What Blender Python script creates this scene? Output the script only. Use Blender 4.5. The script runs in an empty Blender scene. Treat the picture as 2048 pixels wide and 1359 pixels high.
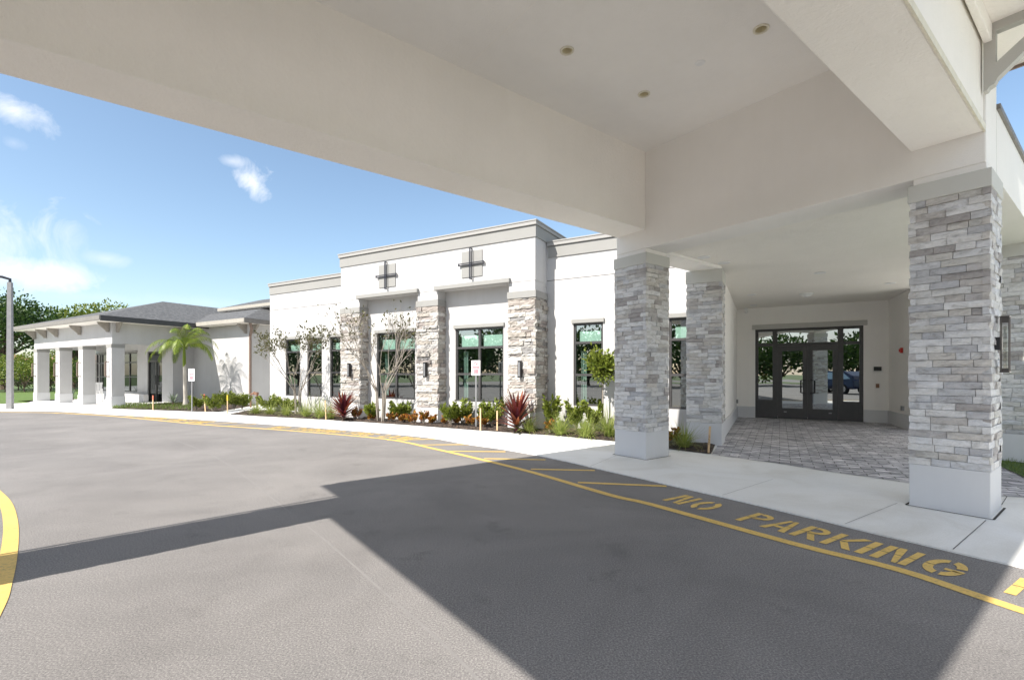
import bpy, bmesh, math, random
from mathutils import Vector, Matrix
R = math.radians
rnd = random.Random(7)
SC = bpy.context.scene
COL = SC.collection
# ------------------------------------------------------------------ survey of the place
F, CX, HY, EYE = 948.0, 1024.0, 748.0, 1.45          # lens (pixels), centre, eye level, eye height
TB, TA = R(60.55), R(37.45)
BX, BY = Vector((math.sin(TB), -math.cos(TB))), Vector((math.cos(TB), math.sin(TB)))   # along / into the building
PX, PY = Vector((math.sin(TA), -math.cos(TA))), Vector((math.cos(TA), math.sin(TA)))   # across / along the portico
ROTB, ROTP = math.atan2(BX.y, BX.x), math.atan2(PX.y, PX.x)
def gp(px, py):
    Y = F * EYE / (py - HY); return Vector(((px - CX) / F * Y, Y))
def B2(p, q): return BX * p + BY * q
def P2(s, b): return PX * s + PY * b
def toB(v): return (v.dot(BX), v.dot(BY))
def Bp(px, q):
    k = (px - CX) / F; Y = q / (BY.x * k + BY.y); return Y * (BX.x * k + BX.y)
def Bz(px, py, q):
    k = (px - CX) / F; Y = q / (BY.x * k + BY.y); return EYE + (HY - py) / F * Y
# ------------------------------------------------------------------ objects
def tag(o, label=None, cat=None, group=None, kind=None):
    if label: o['label'] = label
    if cat: o['category'] = cat
    if group: o['group'] = group
    if kind: o['kind'] = kind
    return o
def thing(name, label, cat, loc=(0, 0, 0), rz=0.0, group=None):
    o = bpy.data.objects.new(name, None); COL.objects.link(o)
    o.empty_display_size = .2
    o.location = loc; o.rotation_euler = (0, 0, rz)
    return tag(o, label, cat, group)
class MB:
    def __init__(s, off=(0, 0, 0)): s.v = []; s.f = []; s.off = Vector(off); s.smooth = False
    def add(s, vs, fs):
        n = len(s.v); o = s.off
        s.v += [(v[0] - o.x, v[1] - o.y, v[2] - o.z) for v in vs]
        s.f += [tuple(i + n for i in f) for f in fs]; return s
    def box(s, x0, x1, y0, y1, z0, z1, top=None):
        t = top or 0
        s.add([(x0, y0, z0), (x1, y0, z0), (x1, y1, z0), (x0, y1, z0), (x0 + t, y0 + t, z1), (x1 - t, y0 + t, z1), (x1 - t, y1 - t, z1), (x0 + t, y1 - t, z1)],
              [(3, 2, 1, 0), (4, 5, 6, 7), (0, 1, 5, 4), (1, 2, 6, 5), (2, 3, 7, 6), (3, 0, 4, 7)]); return s
    def prism(s, poly, z0, z1):
        n = len(poly)
        A = sum(poly[i][0] * poly[(i + 1) % n][1] - poly[(i + 1) % n][0] * poly[i][1] for i in range(n))
        if A < 0: poly = poly[::-1]
        s.add([(p[0], p[1], z0) for p in poly] + [(p[0], p[1], z1) for p in poly],
              [tuple(range(n - 1, -1, -1)), tuple(range(n, 2 * n))] + [(i, (i + 1) % n, n + (i + 1) % n, n + i) for i in range(n)]); return s
    def sheet(s, poly, z):
        n = len(poly)
        A = sum(poly[i][0] * poly[(i + 1) % n][1] - poly[(i + 1) % n][0] * poly[i][1] for i in range(n))
        if A < 0: poly = poly[::-1]
        s.add([(p[0], p[1], z) for p in poly], [tuple(range(n))]); return s
    def quad(s, a, b, c, d): s.add([a, b, c, d], [(0, 1, 2, 3)]); return s
    def tube(s, pts, rad, n=6, caps=True):
        pts = [Vector(p) for p in pts]; rings = []
        rr = rad if isinstance(rad, (list, tuple)) else [rad] * len(pts)
        vs = []; ref = None
        for i, p in enumerate(pts):
            d = (pts[min(i + 1, len(pts) - 1)] - pts[max(i - 1, 0)])
            if d.length < 1e-9: d = Vector((0, 0, 1))
            d.normalize()
            if ref is None: ref = d.orthogonal().normalized()
            x = (ref - d * ref.dot(d)); x = x.normalized() if x.length > 1e-6 else d.orthogonal().normalized()
            ref = x; y = d.cross(x)
            for k in range(n):
                t = 2 * math.pi * k / n; vs.append(p + (x * math.cos(t) + y * math.sin(t)) * rr[i])
        fs = [(i * n + k, i * n + (k + 1) % n, (i + 1) * n + (k + 1) % n, (i + 1) * n + k) for i in range(len(pts) - 1) for k in range(n)]
        if caps: fs += [tuple(range(n - 1, -1, -1)), tuple(range((len(pts) - 1) * n, len(pts) * n))]
        s.add(vs, fs); return s
    def bar(s, a, b, w, h=None, up=(0, 0, 1)):
        a, b = Vector(a), Vector(b); d = (b - a).normalized(); u = Vector(up)
        x = d.cross(u)
        if x.length < 1e-5: x = d.cross(Vector((0, 1, 0)))
        x.normalize(); y = x.cross(d); h = h or w
        vs = [p + x * sx * w / 2 + y * sy * h / 2 for p in (a, b) for sx, sy in ((-1, -1), (1, -1), (1, 1), (-1, 1))]
        s.add(vs, [(3, 2, 1, 0), (4, 5, 6, 7), (0, 1, 5, 4), (1, 2, 6, 5), (2, 3, 7, 6), (3, 0, 4, 7)]); return s
    def lathe(s, c, prof, n=20):
        vs = [(c[0] + r * math.cos(2 * math.pi * k / n), c[1] + r * math.sin(2 * math.pi * k / n), c[2] + z) for r, z in prof for k in range(n)]
        m = len(prof)
        s.add(vs, [(i * n + k, i * n + (k + 1) % n, (i + 1) * n + (k + 1) % n, (i + 1) * n + k) for i in range(m - 1) for k in range(n)] + [tuple(range(n - 1, -1, -1)), tuple(range((m - 1) * n, m * n))]); return s
    def leaf(s, p, d, L, W, up=None, fold=.15):
        d = d.normalized(); u = up or Vector((rnd.uniform(-1, 1), rnd.uniform(-1, 1), rnd.uniform(.1, 1)))
        x = d.cross(u)
        if x.length < 1e-4: x = d.orthogonal()
        x.normalize(); n = x.cross(d)
        s.add([p, p + d * L * .5 + x * W / 2 + n * fold * W, p + d * L, p + d * L * .5 - x * W / 2 + n * fold * W], [(0, 1, 2), (0, 2, 3)])
    def blade(s, p, d, L, W, droop, seg=4, side=None):
        d = Vector(d).normalized(); x = side or d.cross(Vector((0, 0, 1)))
        if x.length < 1e-3: x = Vector((rnd.uniform(-1, 1), rnd.uniform(-1, 1), 0))
        x = x.normalized(); vs = []; q = Vector(p)
        for i in range(seg + 1):
            t = i / seg; w = W * (1 - t) ** .7 * (.55 + .45 * min(1, t * 4)) / 2
            vs += [q - x * w, q + x * w]
            d = (d + Vector((0, 0, -droop / seg))).normalized(); q = q + d * L / seg
        s.add(vs, [(2 * i, 2 * i + 1, 2 * i + 3, 2 * i + 2) for i in range(seg)])
    def build(s, name, mat, parent=None, label=None, smooth=False, bevel=0):
        me = bpy.data.meshes.new(name); me.from_pydata(s.v, [], s.f); me.update()
        me.materials.append(mat)
        if smooth: me.polygons.foreach_set('use_smooth', [True] * len(me.polygons))
        o = bpy.data.objects.new(name, me); COL.objects.link(o)
        if parent: o.parent = parent
        if label: o['label'] = label
        if bevel:
            m = o.modifiers.new('bevel', 'BEVEL'); m.width = bevel; m.segments = 2; m.limit_method = 'ANGLE'
        return o
def structure(name, mb, mat, kind='structure'):
    o = mb.build(name, mat); o['kind'] = kind; return o
def copy_tree(o, loc, rz=0, sc=1, label=None, parent=None):
    c = o.copy(); COL.objects.link(c)
    if parent: c.parent = parent
    else:
        c.location = loc; c.rotation_euler = (0, 0, rz); c.scale = (sc, sc, sc)
        if label: c['label'] = label
    for ch in list(o.children): copy_tree(ch, None, parent=c)
    return c
# ------------------------------------------------------------------ materials
def nt(name):
    m = bpy.data.materials.new(name); m.use_nodes = True; t = m.node_tree
    return m, t, t.nodes['Principled BSDF']
def N(t, typ, **kw):
    n = t.nodes.new(typ)
    for k, v in kw.items():
        if k.startswith('i_'):
            key = k[2:].replace('_', ' ')
            (n.inputs[int(key)] if key.isdigit() else n.inputs[key]).default_value = v
        else: setattr(n, k, v)
    return n
def ramp(t, pts, interp='LINEAR'):
    r = t.nodes.new('ShaderNodeValToRGB'); e = r.color_ramp; e.interpolation = interp
    while len(e.elements) < len(pts): e.elements.new(.5)
    for el, (p, c) in zip(e.elements, pts):
        el.position = p; el.color = (*c, 1) if len(c) == 3 else c
    return r
def bump(t, b, src, dist, strength=1.0):
    n = N(t, 'ShaderNodeBump', i_Strength=strength, i_Distance=dist)
    t.links.new(src, n.inputs['Height']); t.links.new(n.outputs[0], b.inputs['Normal']); return n
def plain(name, c, rough=.6, metal=0, spec=.4):
    m, t, b = nt(name)
    b.inputs['Base Color'].default_value = (*c, 1); b.inputs['Roughness'].default_value = rough; b.inputs['Metallic'].default_value = metal
    b.inputs['Specular IOR Level'].default_value = spec
    g = N(t, 'ShaderNodeTexNoise', i_Scale=9.0, i_Detail=4.0); co = N(t, 'ShaderNodeTexCoord'); t.links.new(co.outputs['Object'], g.inputs['Vector'])
    r = ramp(t, [(.3, tuple(x * .9 for x in c)), (.7, tuple(min(1, x * 1.06) for x in c))]); t.links.new(g.outputs[0], r.inputs[0]); t.links.new(r.outputs[0], b.inputs['Base Color'])
    return m
def stucco(name, c, scale=70, dist=.004, blot=.05, streak=.12):
    m, t, b = nt(name); L = t.links.new
    co = N(t, 'ShaderNodeTexCoord')
    n1 = N(t, 'ShaderNodeTexNoise', i_Scale=.9, i_Detail=5.0, i_Roughness=.6); L(co.outputs['Object'], n1.inputs['Vector'])
    r = ramp(t, [(.3, tuple(x * (1 - blot) for x in c)), (.7, c)]); L(n1.outputs[0], r.inputs[0]); L(r.outputs[0], b.inputs['Base Color'])
    mpv = N(t, 'ShaderNodeMapping'); mpv.inputs['Scale'].default_value = (3.5, 3.5, .35); L(co.outputs['Object'], mpv.inputs[0])
    nv = N(t, 'ShaderNodeTexNoise', i_Scale=1.6, i_Detail=6.0, i_Roughness=.7); L(mpv.outputs[0], nv.inputs['Vector'])
    rv_ = ramp(t, [(.32, (.9, .89, .87)), (.55, (1, 1, 1))]); L(nv.outputs[0], rv_.inputs[0])
    mv = N(t, 'ShaderNodeMix', data_type='RGBA', blend_type='MULTIPLY'); mv.inputs[0].default_value = streak
    L(r.outputs[0], mv.inputs[6]); L(rv_.outputs[0], mv.inputs[7]); L(mv.outputs[2], b.inputs['Base Color'])
    n2 = N(t, 'ShaderNodeTexNoise', i_Scale=scale, i_Detail=5.0, i_Roughness=.65); L(co.outputs['Object'], n2.inputs['Vector'])
    bump(t, b, n2.outputs[0], dist, .8)
    b.inputs['Roughness'].default_value = .9; b.inputs['Specular IOR Level'].default_value = .2
    return m
def stone(name, pal):
    m, t, b = nt(name); L = t.links.new
    g = N(t, 'ShaderNodeNewGeometry'); co = N(t, 'ShaderNodeTexCoord')
    r = ramp(t, [((i + .0) / len(pal), c) for i, c in enumerate(pal)], 'CONSTANT'); L(g.outputs['Random Per Island'], r.inputs[0])
    mp = N(t, 'ShaderNodeMapping'); mp.inputs['Scale'].default_value = (5, 5, 14); L(co.outputs['Object'], mp.inputs[0])
    n1 = N(t, 'ShaderNodeTexNoise', i_Scale=1.6, i_Detail=8.0, i_Roughness=.7, i_Distortion=.6); L(mp.outputs[0], n1.inputs['Vector'])
    r2 = ramp(t, [(.25, (.5, .48, .465)), (.48, (.93, .92, .91)), (.75, (1.16, 1.15, 1.15))]); L(n1.outputs[0], r2.inputs[0])
    mx = N(t, 'ShaderNodeMix', data_type='RGBA', blend_type='MULTIPLY'); mx.inputs[0].default_value = 1
    L(r.outputs[0], mx.inputs[6]); L(r2.outputs[0], mx.inputs[7]); L(mx.outputs[2], b.inputs['Base Color'])
    n2 = N(t, 'ShaderNodeTexNoise', i_Scale=38.0, i_Detail=6.0, i_Roughness=.7); L(co.outputs['Object'], n2.inputs['Vector'])
    bump(t, b, n2.outputs[0], .014, 1.0); b.inputs['Roughness'].default_value = .8
    return m
def foliage(name, cols, trans=.25, rough=.45):
    m, t, b = nt(name); L = t.links.new
    g = N(t, 'ShaderNodeNewGeometry'); r = ramp(t, [(i / max(1, len(cols) - 1), c) for i, c in enumerate(cols)]); L(g.outputs['Random Per Island'], r.inputs[0])
    L(r.outputs[0], b.inputs['Base Color']); b.inputs['Roughness'].default_value = rough; b.inputs['Specular IOR Level'].default_value = .35
    tr = N(t, 'ShaderNodeBsdfTranslucent'); L(r.outputs[0], tr.inputs[0])
    mx = N(t, 'ShaderNodeMixShader'); mx.inputs[0].default_value = trans
    L(b.outputs[0], mx.inputs[1]); L(tr.outputs[0], mx.inputs[2]); L(mx.outputs[0], t.nodes['Material Output'].inputs[0])
    return m
def bark(name, c1, c2, sc=12):
    m, t, b = nt(name); L = t.links.new
    co = N(t, 'ShaderNodeTexCoord'); mp = N(t, 'ShaderNodeMapping'); mp.inputs['Scale'].default_value = (1, 1, .25); L(co.outputs['Object'], mp.inputs[0])
    n = N(t, 'ShaderNodeTexNoise', i_Scale=float(sc), i_Detail=5.0); L(mp.outputs[0], n.inputs['Vector'])
    r = ramp(t, [(.35, c1), (.65, c2)]); L(n.outputs[0], r.inputs[0]); L(r.outputs[0], b.inputs['Base Color'])
    bump(t, b, n.outputs[0], .01); b.inputs['Roughness'].default_value = .85
    return m
def asphalt():
    m, t, b = nt('asphalt'); L = t.links.new
    co = N(t, 'ShaderNodeTexCoord')
    v = N(t, 'ShaderNodeTexVoronoi', i_Scale=210.0); L(co.outputs['Object'], v.inputs['Vector'])
    n1 = N(t, 'ShaderNodeTexNoise', i_Scale=95.0, i_Detail=4.0, i_Roughness=.8); L(co.outputs['Object'], n1.inputs['Vector'])
    n2 = N(t, 'ShaderNodeTexNoise', i_Scale=.55, i_Detail=6.0, i_Roughness=.62, i_Distortion=.6); L(co.outputs['Object'], n2.inputs['Vector'])
    mp = N(t, 'ShaderNodeMapping'); mp.inputs['Rotation'].default_value = (0, 0, R(58)); mp.inputs['Scale'].default_value = (.5, 1.5, 1); L(co.outputs['Object'], mp.inputs[0])
    n3 = N(t, 'ShaderNodeTexNoise', i_Scale=.8, i_Detail=5.0, i_Roughness=.6); L(mp.outputs[0], n3.inputs['Vector'])
    r1 = ramp(t, [(.28, (.16, .153, .149)), (.5, (.197, .189, .184)), (.72, (.23, .22, .213))]); L(n2.outputs[0], r1.inputs[0])
    r2 = ramp(t, [(.3, (.45, .45, .46)), (.5, (1, 1, 1)), (.68, (1.8, 1.77, 1.74))]); L(n1.outputs[0], r2.inputs[0])
    r3 = ramp(t, [(.3, (.93, .93, .93)), (.6, (1.04, 1.035, 1.03))]); L(n3.outputs[0], r3.inputs[0])
    a = N(t, 'ShaderNodeMix', data_type='RGBA', blend_type='MULTIPLY'); a.inputs[0].default_value = 1
    L(r1.outputs[0], a.inputs[6]); L(r2.outputs[0], a.inputs[7])
    c = N(t, 'ShaderNodeMix', data_type='RGBA', blend_type='MULTIPLY'); c.inputs[0].default_value = 1
    L(a.outputs[2], c.inputs[6]); L(r3.outputs[0], c.inputs[7])
    # pale scuffs and chips
    n4 = N(t, 'ShaderNodeTexNoise', i_Scale=7.0, i_Detail=8.0, i_Roughness=.8); L(mp.outputs[0], n4.inputs['Vector'])
    r4 = ramp(t, [(.68, (0, 0, 0)), (.76, (.35, .35, .35))]); L(n4.outputs[0], r4.inputs[0])
    d = N(t, 'ShaderNodeMix', data_type='RGBA'); L(r4.outputs[0], d.inputs[0]); L(c.outputs[2], d.inputs[6]); d.inputs[7].default_value = (.42, .41, .4, 1)
    L(d.outputs[2], b.inputs['Base Color'])
    # oil drips and old damp marks
    n5 = N(t, 'ShaderNodeTexNoise', i_Scale=1.9, i_Detail=7.0, i_Roughness=.7); L(co.outputs['Object'], n5.inputs['Vector'])
    r5 = ramp(t, [(.3, (.8, .8, .8)), (.42, (1, 1, 1))]); L(n5.outputs[0], r5.inputs[0])
    e_ = N(t, 'ShaderNodeMix', data_type='RGBA', blend_type='MULTIPLY'); e_.inputs[0].default_value = 1; L(d.outputs[2], e_.inputs[6]); L(r5.outputs[0], e_.inputs[7]); L(e_.outputs[2], b.inputs['Base Color'])
    h = N(t, 'ShaderNodeMath', operation='ADD'); L(n1.outputs[0], h.inputs[0]); L(v.outputs['Distance'], h.inputs[1])
    bump(t, b, h.outputs[0], .0018, .5); b.inputs['Roughness'].default_value = .88; b.inputs['Specular IOR Level'].default_value = .25
    return m
def concrete():
    m, t, b = nt('concrete'); L = t.links.new
    co = N(t, 'ShaderNodeTexCoord')
    n1 = N(t, 'ShaderNodeTexNoise', i_Scale=.8, i_Detail=7.0, i_Roughness=.6, i_Distortion=.9); L(co.outputs['Object'], n1.inputs['Vector'])
    r1 = ramp(t, [(.3, (.66, .645, .6)), (.5, (.77, .765, .74)), (.7, (.82, .82, .81))]); L(n1.outputs[0], r1.inputs[0])
    n2 = N(t, 'ShaderNodeTexNoise', i_Scale=80.0, i_Detail=4.0); L(co.outputs['Object'], n2.inputs['Vector'])
    r2 = ramp(t, [(.3, (.93, .93, .93)), (.7, (1.03, 1.03, 1.03))]); L(n2.outputs[0], r2.inputs[0])
    a = N(t, 'ShaderNodeMix', data_type='RGBA', blend_type='MULTIPLY'); a.inputs[0].default_value = 1
    L(r1.outputs[0], a.inputs[6]); L(r2.outputs[0], a.inputs[7]); L(a.outputs[2], b.inputs['Base Color'])
    bump(t, b, n2.outputs[0], .002, .6); b.inputs['Roughness'].default_value = .8
    return m
def pavers():
    m, t, b = nt('pavers'); L = t.links.new
    co = N(t, 'ShaderNodeTexCoord')
    br = N(t, 'ShaderNodeTexBrick', i_Scale=1.0); br.offset = .5
    br.inputs['Color1'].default_value = (.3, .3, .32, 1); br.inputs['Color2'].default_value = (.52, .515, .535, 1); br.inputs['Mortar'].default_value = (.06, .055, .05, 1)
    br.inputs['Mortar Size'].default_value = .006; br.inputs['Brick Width'].default_value = .31; br.inputs['Row Height'].default_value = .155; br.inputs['Bias'].default_value = 0
    L(co.outputs['Object'], br.inputs['Vector'])
    mp = N(t, 'ShaderNodeMapping'); mp.inputs['Scale'].default_value = (3, 14, 1); L(co.outputs['Object'], mp.inputs[0])
    n = N(t, 'ShaderNodeTexNoise', i_Scale=1.1, i_Detail=6.0, i_Roughness=.65, i_Distortion=.9); L(mp.outputs[0], n.inputs['Vector'])
    r = ramp(t, [(.34, (.34, .34, .37)), (.5, (.92, .91, .92)), (.62, (2.0, 1.95, 1.9))]); L(n.outputs[0], r.inputs[0])
    a = N(t, 'ShaderNodeMix', data_type='RGBA', blend_type='MULTIPLY'); a.inputs[0].default_value = 1
    L(br.outputs[0], a.inputs[6]); L(r.outputs[0], a.inputs[7]); L(a.outputs[2], b.inputs['Base Color'])
    bump(t, b, br.outputs['Fac'], -.004, 1); b.inputs['Roughness'].default_value = .7
    return m
def ypaint():
    m, t, b = nt('yellow_road_paint'); L = t.links.new
    co = N(t, 'ShaderNodeTexCoord')
    n = N(t, 'ShaderNodeTexNoise', i_Scale=38.0, i_Detail=8.0, i_Roughness=.8); L(co.outputs['Object'], n.inputs['Vector'])
    n2 = N(t, 'ShaderNodeTexNoise', i_Scale=1.4, i_Detail=6.0, i_Roughness=.7); L(co.outputs['Object'], n2.inputs['Vector'])
    ad = N(t, 'ShaderNodeMath', operation='MULTIPLY_ADD'); ad.inputs[1].default_value = .45; L(n2.outputs[0], ad.inputs[0]); L(n.outputs[0], ad.inputs[2])
    r = ramp(t, [(.53, (.24, .205, .15)), (.62, (.55, .38, .11)), (.72, (.68, .46, .13)), (.95, (.8, .55, .16))]); L(ad.outputs[0], r.inputs[0]); L(r.outputs[0], b.inputs['Base Color'])
    bump(t, b, n.outputs[0], .004, .6); b.inputs['Roughness'].default_value = .75
    return m
def mulch():
    m, t, b = nt('mulch'); L = t.links.new
    co = N(t, 'ShaderNodeTexCoord')
    v = N(t, 'ShaderNodeTexVoronoi', i_Scale=26.0, i_Randomness=1.0); L(co.outputs['Object'], v.inputs['Vector'])
    r = ramp(t, [(0, (.015, .011, .009)), (.5, (.05, .036, .028)), (.85, (.1, .07, .05)), (1, (.2, .13, .08))]); L(v.outputs['Color'], r.inputs[0]); L(r.outputs[0], b.inputs['Base Color'])
    bump(t, b, v.outputs['Distance'], .03, 1); b.inputs['Roughness'].default_value = .95
    return m
def grassy(name, c1, c2, s=3.0):
    m, t, b = nt(name); L = t.links.new
    co = N(t, 'ShaderNodeTexCoord'); n = N(t, 'ShaderNodeTexNoise', i_Scale=s, i_Detail=10.0, i_Roughness=.75); L(co.outputs['Object'], n.inputs['Vector'])
    r = ramp(t, [(.3, c1), (.7, c2)]); L(n.outputs[0], r.inputs[0]); L(r.outputs[0], b.inputs['Base Color']); bump(t, b, n.outputs[0], .03); b.inputs['Roughness'].default_value = .95
    return m
def shingle():
    m, t, b = nt('asphalt_shingles'); L = t.links.new
    co = N(t, 'ShaderNodeTexCoord')
    mp = N(t, 'ShaderNodeMapping'); mp.inputs['Scale'].default_value = (4, 4, 13); L(co.outputs['Object'], mp.inputs[0])
    n = N(t, 'ShaderNodeTexNoise', i_Scale=1.8, i_Detail=5.0, i_Roughness=.7); L(mp.outputs[0], n.inputs['Vector'])
    r = ramp(t, [(.32, (.04, .042, .045)), (.5, (.085, .088, .092)), (.66, (.15, .153, .157))]); L(n.outputs[0], r.inputs[0])
    w = N(t, 'ShaderNodeTexWave', i_Scale=2.6, wave_type='BANDS', bands_direction='Z'); L(co.outputs['Object'], w.inputs['Vector'])
    L(r.outputs[0], b.inputs['Base Color']); bump(t, b, w.outputs[0], .02, .6); b.inputs['Roughness'].default_value = .9
    return m
def glass(name, tint, refl, rough=.0):
    m, t, b = nt(name); L = t.links.new; t.nodes.remove(b)
    tr = N(t, 'ShaderNodeBsdfTransparent'); tr.inputs[0].default_value = (*tint, 1)
    gl = N(t, 'ShaderNodeBsdfGlossy'); gl.inputs[0].default_value = (.9, .95, .95, 1); gl.inputs['Roughness'].default_value = rough
    co = N(t, 'ShaderNodeTexCoord'); n = N(t, 'ShaderNodeTexNoise', i_Scale=1.3, i_Detail=1.0); L(co.outputs['Object'], n.inputs['Vector'])
    bp = N(t, 'ShaderNodeBump', i_Strength=.015, i_Distance=.05); L(n.outputs[0], bp.inputs['Height']); L(bp.outputs[0], gl.inputs['Normal'])
    ge = N(t, 'ShaderNodeNewGeometry'); # a thin pane: no total reflection from inside
    fr = N(t, 'ShaderNodeFresnel'); fr.inputs[0].default_value = 1.5
    iv = N(t, 'ShaderNodeMath', operation='SUBTRACT'); iv.inputs[0].default_value = 1.0; L(ge.outputs['Backfacing'], iv.inputs[1])
    fm = N(t, 'ShaderNodeMath', operation='MULTIPLY'); L(fr.outputs[0], fm.inputs[0]); L(iv.outputs[0], fm.inputs[1])
    ad = N(t, 'ShaderNodeMath', operation='ADD', use_clamp=True); ad.inputs[1].default_value = refl; L(fm.outputs[0], ad.inputs[0])
    mx = N(t, 'ShaderNodeMixShader'); L(ad.outputs[0], mx.inputs[0]); L(tr.outputs[0], mx.inputs[1]); L(gl.outputs[0], mx.inputs[2]); L(mx.outputs[0], t.nodes['Material Output'].inputs[0])
    return m
WALL = (.80, .79, .775)
M = dict(
    wall=stucco('white_stucco_sun', (.53, .528, .528), 60, .006, .1, .4), pwall=stucco('white_stucco_shade', (.87, .85, .822), 60, .004), soffit=stucco('soffit_stucco', (.89, .86, .81), 22, .014), trim=stucco('grey_trim_sun', (.3, .299, .288), 60, .003), ptrim=stucco('portico_trim', (.5, .49, .465), 60, .003), lcap=stucco('light_coping', (.34, .337, .327), 60, .003),  # one white stucco: darkened copy for sunlit facades, lightened copy for the shaded portico
    base=stucco('grey_base', (.63, .635, .65), 80, .002), pband=stucco('grey_trim_shade', (.58, .58, .55), 80, .002),  # band: lighter copy of the grey trim, raised for capitals in shade
    stone=stone('ledger_stone', [(0.704, 0.705, 0.711), (0.533, 0.539, 0.558), (0.642, 0.640, 0.637), (0.733, 0.735, 0.741), (0.577, 0.568, 0.549), (0.500, 0.485, 0.485), (0.680, 0.687, 0.704), (0.495, 0.500, 0.525), (0.689, 0.684, 0.677), (0.606, 0.618, 0.646), (0.600, 0.579, 0.554), (0.724, 0.726, 0.735), (0.691, 0.698, 0.721), (0.401, 0.381, 0.378), (0.536, 0.517, 0.506)]),
    flag=stone('stacked_flagstone', [(.475, .464, .439), (.360, .335, .302), (.518, .511, .497), (.310, .281, .266), (.461, .443, .418), (.403, .396, .389), (.360, .324, .295), (.504, .497, .482), (.403, .382, .353), (.259, .256, .256)]),
    asphalt=asphalt(), concrete=concrete(), pavers=pavers(), paint=ypaint(), mulch=mulch(), shingle=shingle(),
    lawn2=grassy('bright_lawn', (.05, .1, .015), (.13, .2, .035), 6.0),  # brighter green than the near lawn
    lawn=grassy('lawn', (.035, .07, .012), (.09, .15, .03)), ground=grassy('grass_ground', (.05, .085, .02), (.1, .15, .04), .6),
    bronze=plain('dark_bronze', (.052, .05, .051), .4, .0, .5), brown=plain('brown_metal', (.22, .16, .13), .5), black=plain('black_metal', (.02, .02, .022), .4),
    navy=plain('ornament_metal', (.03, .032, .045), .4), white=plain('white_plastic', (.8, .8, .8), .5), cream=plain('cream_trim', (.72, .68, .56), .6),
    fascia=plain('grey_gutter', (.2, .188, .172), .5), dfascia=plain('dark_gutter', (.06, .06, .062), .5), steel=plain('galvanised_steel', (.27, .275, .285), .45, .4),
    red=plain('red_enamel', (.5, .03, .02), .4), redink=plain('red_ink', (.55, .03, .09), .6), wood=plain('stake_wood', (.62, .44, .26), .8), pink=plain('pink_paint', (.75, .2, .12), .7), yel=plain('yellow_tip', (.8, .55, .05), .7),
    joint=plain('joint_dark', (.05, .045, .04), .9), blind=plain('roller_blind', (.82, .83, .82), .8), room=plain('room_dark', (.08, .08, .08), .9), curtain=plain('curtain', (.42, .44, .43), .9),
    glass=glass('window_glass', (.62, .8, .73), .27), dglass=glass('door_glass', (.12, .13, .13), .37), lens=glass('lantern_glass', (.85, .85, .82), .05),
    hbrk=plain('bracket_taupe', (.3, .28, .25), .8), pglass=glass('porch_glass', (.12, .15, .14), .05), wgut=plain('beige_gutter', (.36, .34, .3), .6),
    lframe=plain('lantern_metal', (.09, .08, .075), .35, .5),
    seam=plain('seam_pale', (.225, .216, .21), .9),
    cam=plain('lamp_housing', (.66, .6, .42), .5), leaf=foliage('shrub_leaf', [(.075, .115, .014), (.16, .2, .026), (.27, .31, .055), (.11, .15, .02), (.2, .25, .03)]),
    dleaf=foliage('dark_leaf', [(.025, .06, .015), (.05, .1, .02), (.09, .15, .03)]), bleaf=foliage('bright_leaf', [(.084, .140, .021), (.175, .231, .035), (.252, .280, .049)]),
    sleaf=foliage('sparse_leaf', [(.043, .048, .014), (.082, .086, .024), (.125, .115, .034)]), palm=foliage('palm_leaf', [(.089, .155, .020), (.179, .260, .033), (.293, .341, .048)], .35),
    grassblade=foliage('ornamental_grass', [(.16, .23, .04), (.26, .33, .07), (.42, .42, .15)], .35, .6), croton=foliage('croton_leaf', [(.2, .06, .02), (.38, .13, .02), (.44, .23, .035), (.12, .14, .03), (.16, .035, .025), (.3, .17, .03)]),
    cordy=foliage('cordyline_leaf', [(.035, .008, .014), (.1, .018, .028), (.2, .035, .03), (.3, .1, .04), (.03, .008, .02)], .3), agave=foliage('agave_leaf', [(.160, .216, .160), (.256, .304, .224)], .1),
    lawnblade=foliage('lawn_blade', [(.050, .093, .012), (.112, .174, .025), (.167, .223, .043)], .3, .6),
    bark=bark('grey_bark', (.17, .145, .12), (.33, .3, .26)), dbark=bark('dark_bark', (.07, .05, .04), (.2, .14, .1), 6), palmbark=bark('palm_bark', (.38, .35, .3), (.58, .55, .49), 9),
    rust=plain('rusty_pipe', (.22, .12, .08), .7), terracotta=plain('clay_roof', (.3, .16, .1), .9), tan=stucco('tan_wall', (.5, .42, .33), 30, .003),
    paint_blue=plain('dark_blue_car_paint', (.012, .02, .06), .15, .2, .6), tyre=plain('tyre_rubber', (.02, .02, .02), .8), rim=plain('alloy_rim', (.5, .5, .52), .25, .9), pole=plain('pole_concrete', (.3, .3, .305), .8),
)
# ------------------------------------------------------------------ camera, sky, sun
cam = bpy.data.cameras.new('camera'); co = bpy.data.objects.new('camera', cam); COL.objects.link(co); SC.camera = co
co.location = (0, 0, EYE); co.rotation_euler = (R(90), 0, 0)
cam.sensor_width = 36; cam.lens = F / 2048 * 36; cam.shift_y = (HY - 679.5) / 2048; cam.clip_end = 3000; cam.clip_start = .05
EL, AZ = R(43.5), R(42.6)
SD = Vector((math.cos(AZ) * math.cos(EL), math.sin(AZ) * math.cos(EL), -math.sin(EL)))
sun = bpy.data.lights.new('sun', 'SUN'); sun.energy = 3.8; sun.angle = R(.5); sun.color = (1, .94, .86)
so = bpy.data.objects.new('sun', sun); COL.objects.link(so); so.rotation_euler = SD.to_track_quat('-Z', 'Y').to_euler(); so.location = (-20, -20, 30)
W = bpy.data.worlds.new('World'); SC.world = W; W.use_nodes = True; t = W.node_tree; L = t.links.new
bg = t.nodes['Background']
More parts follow.
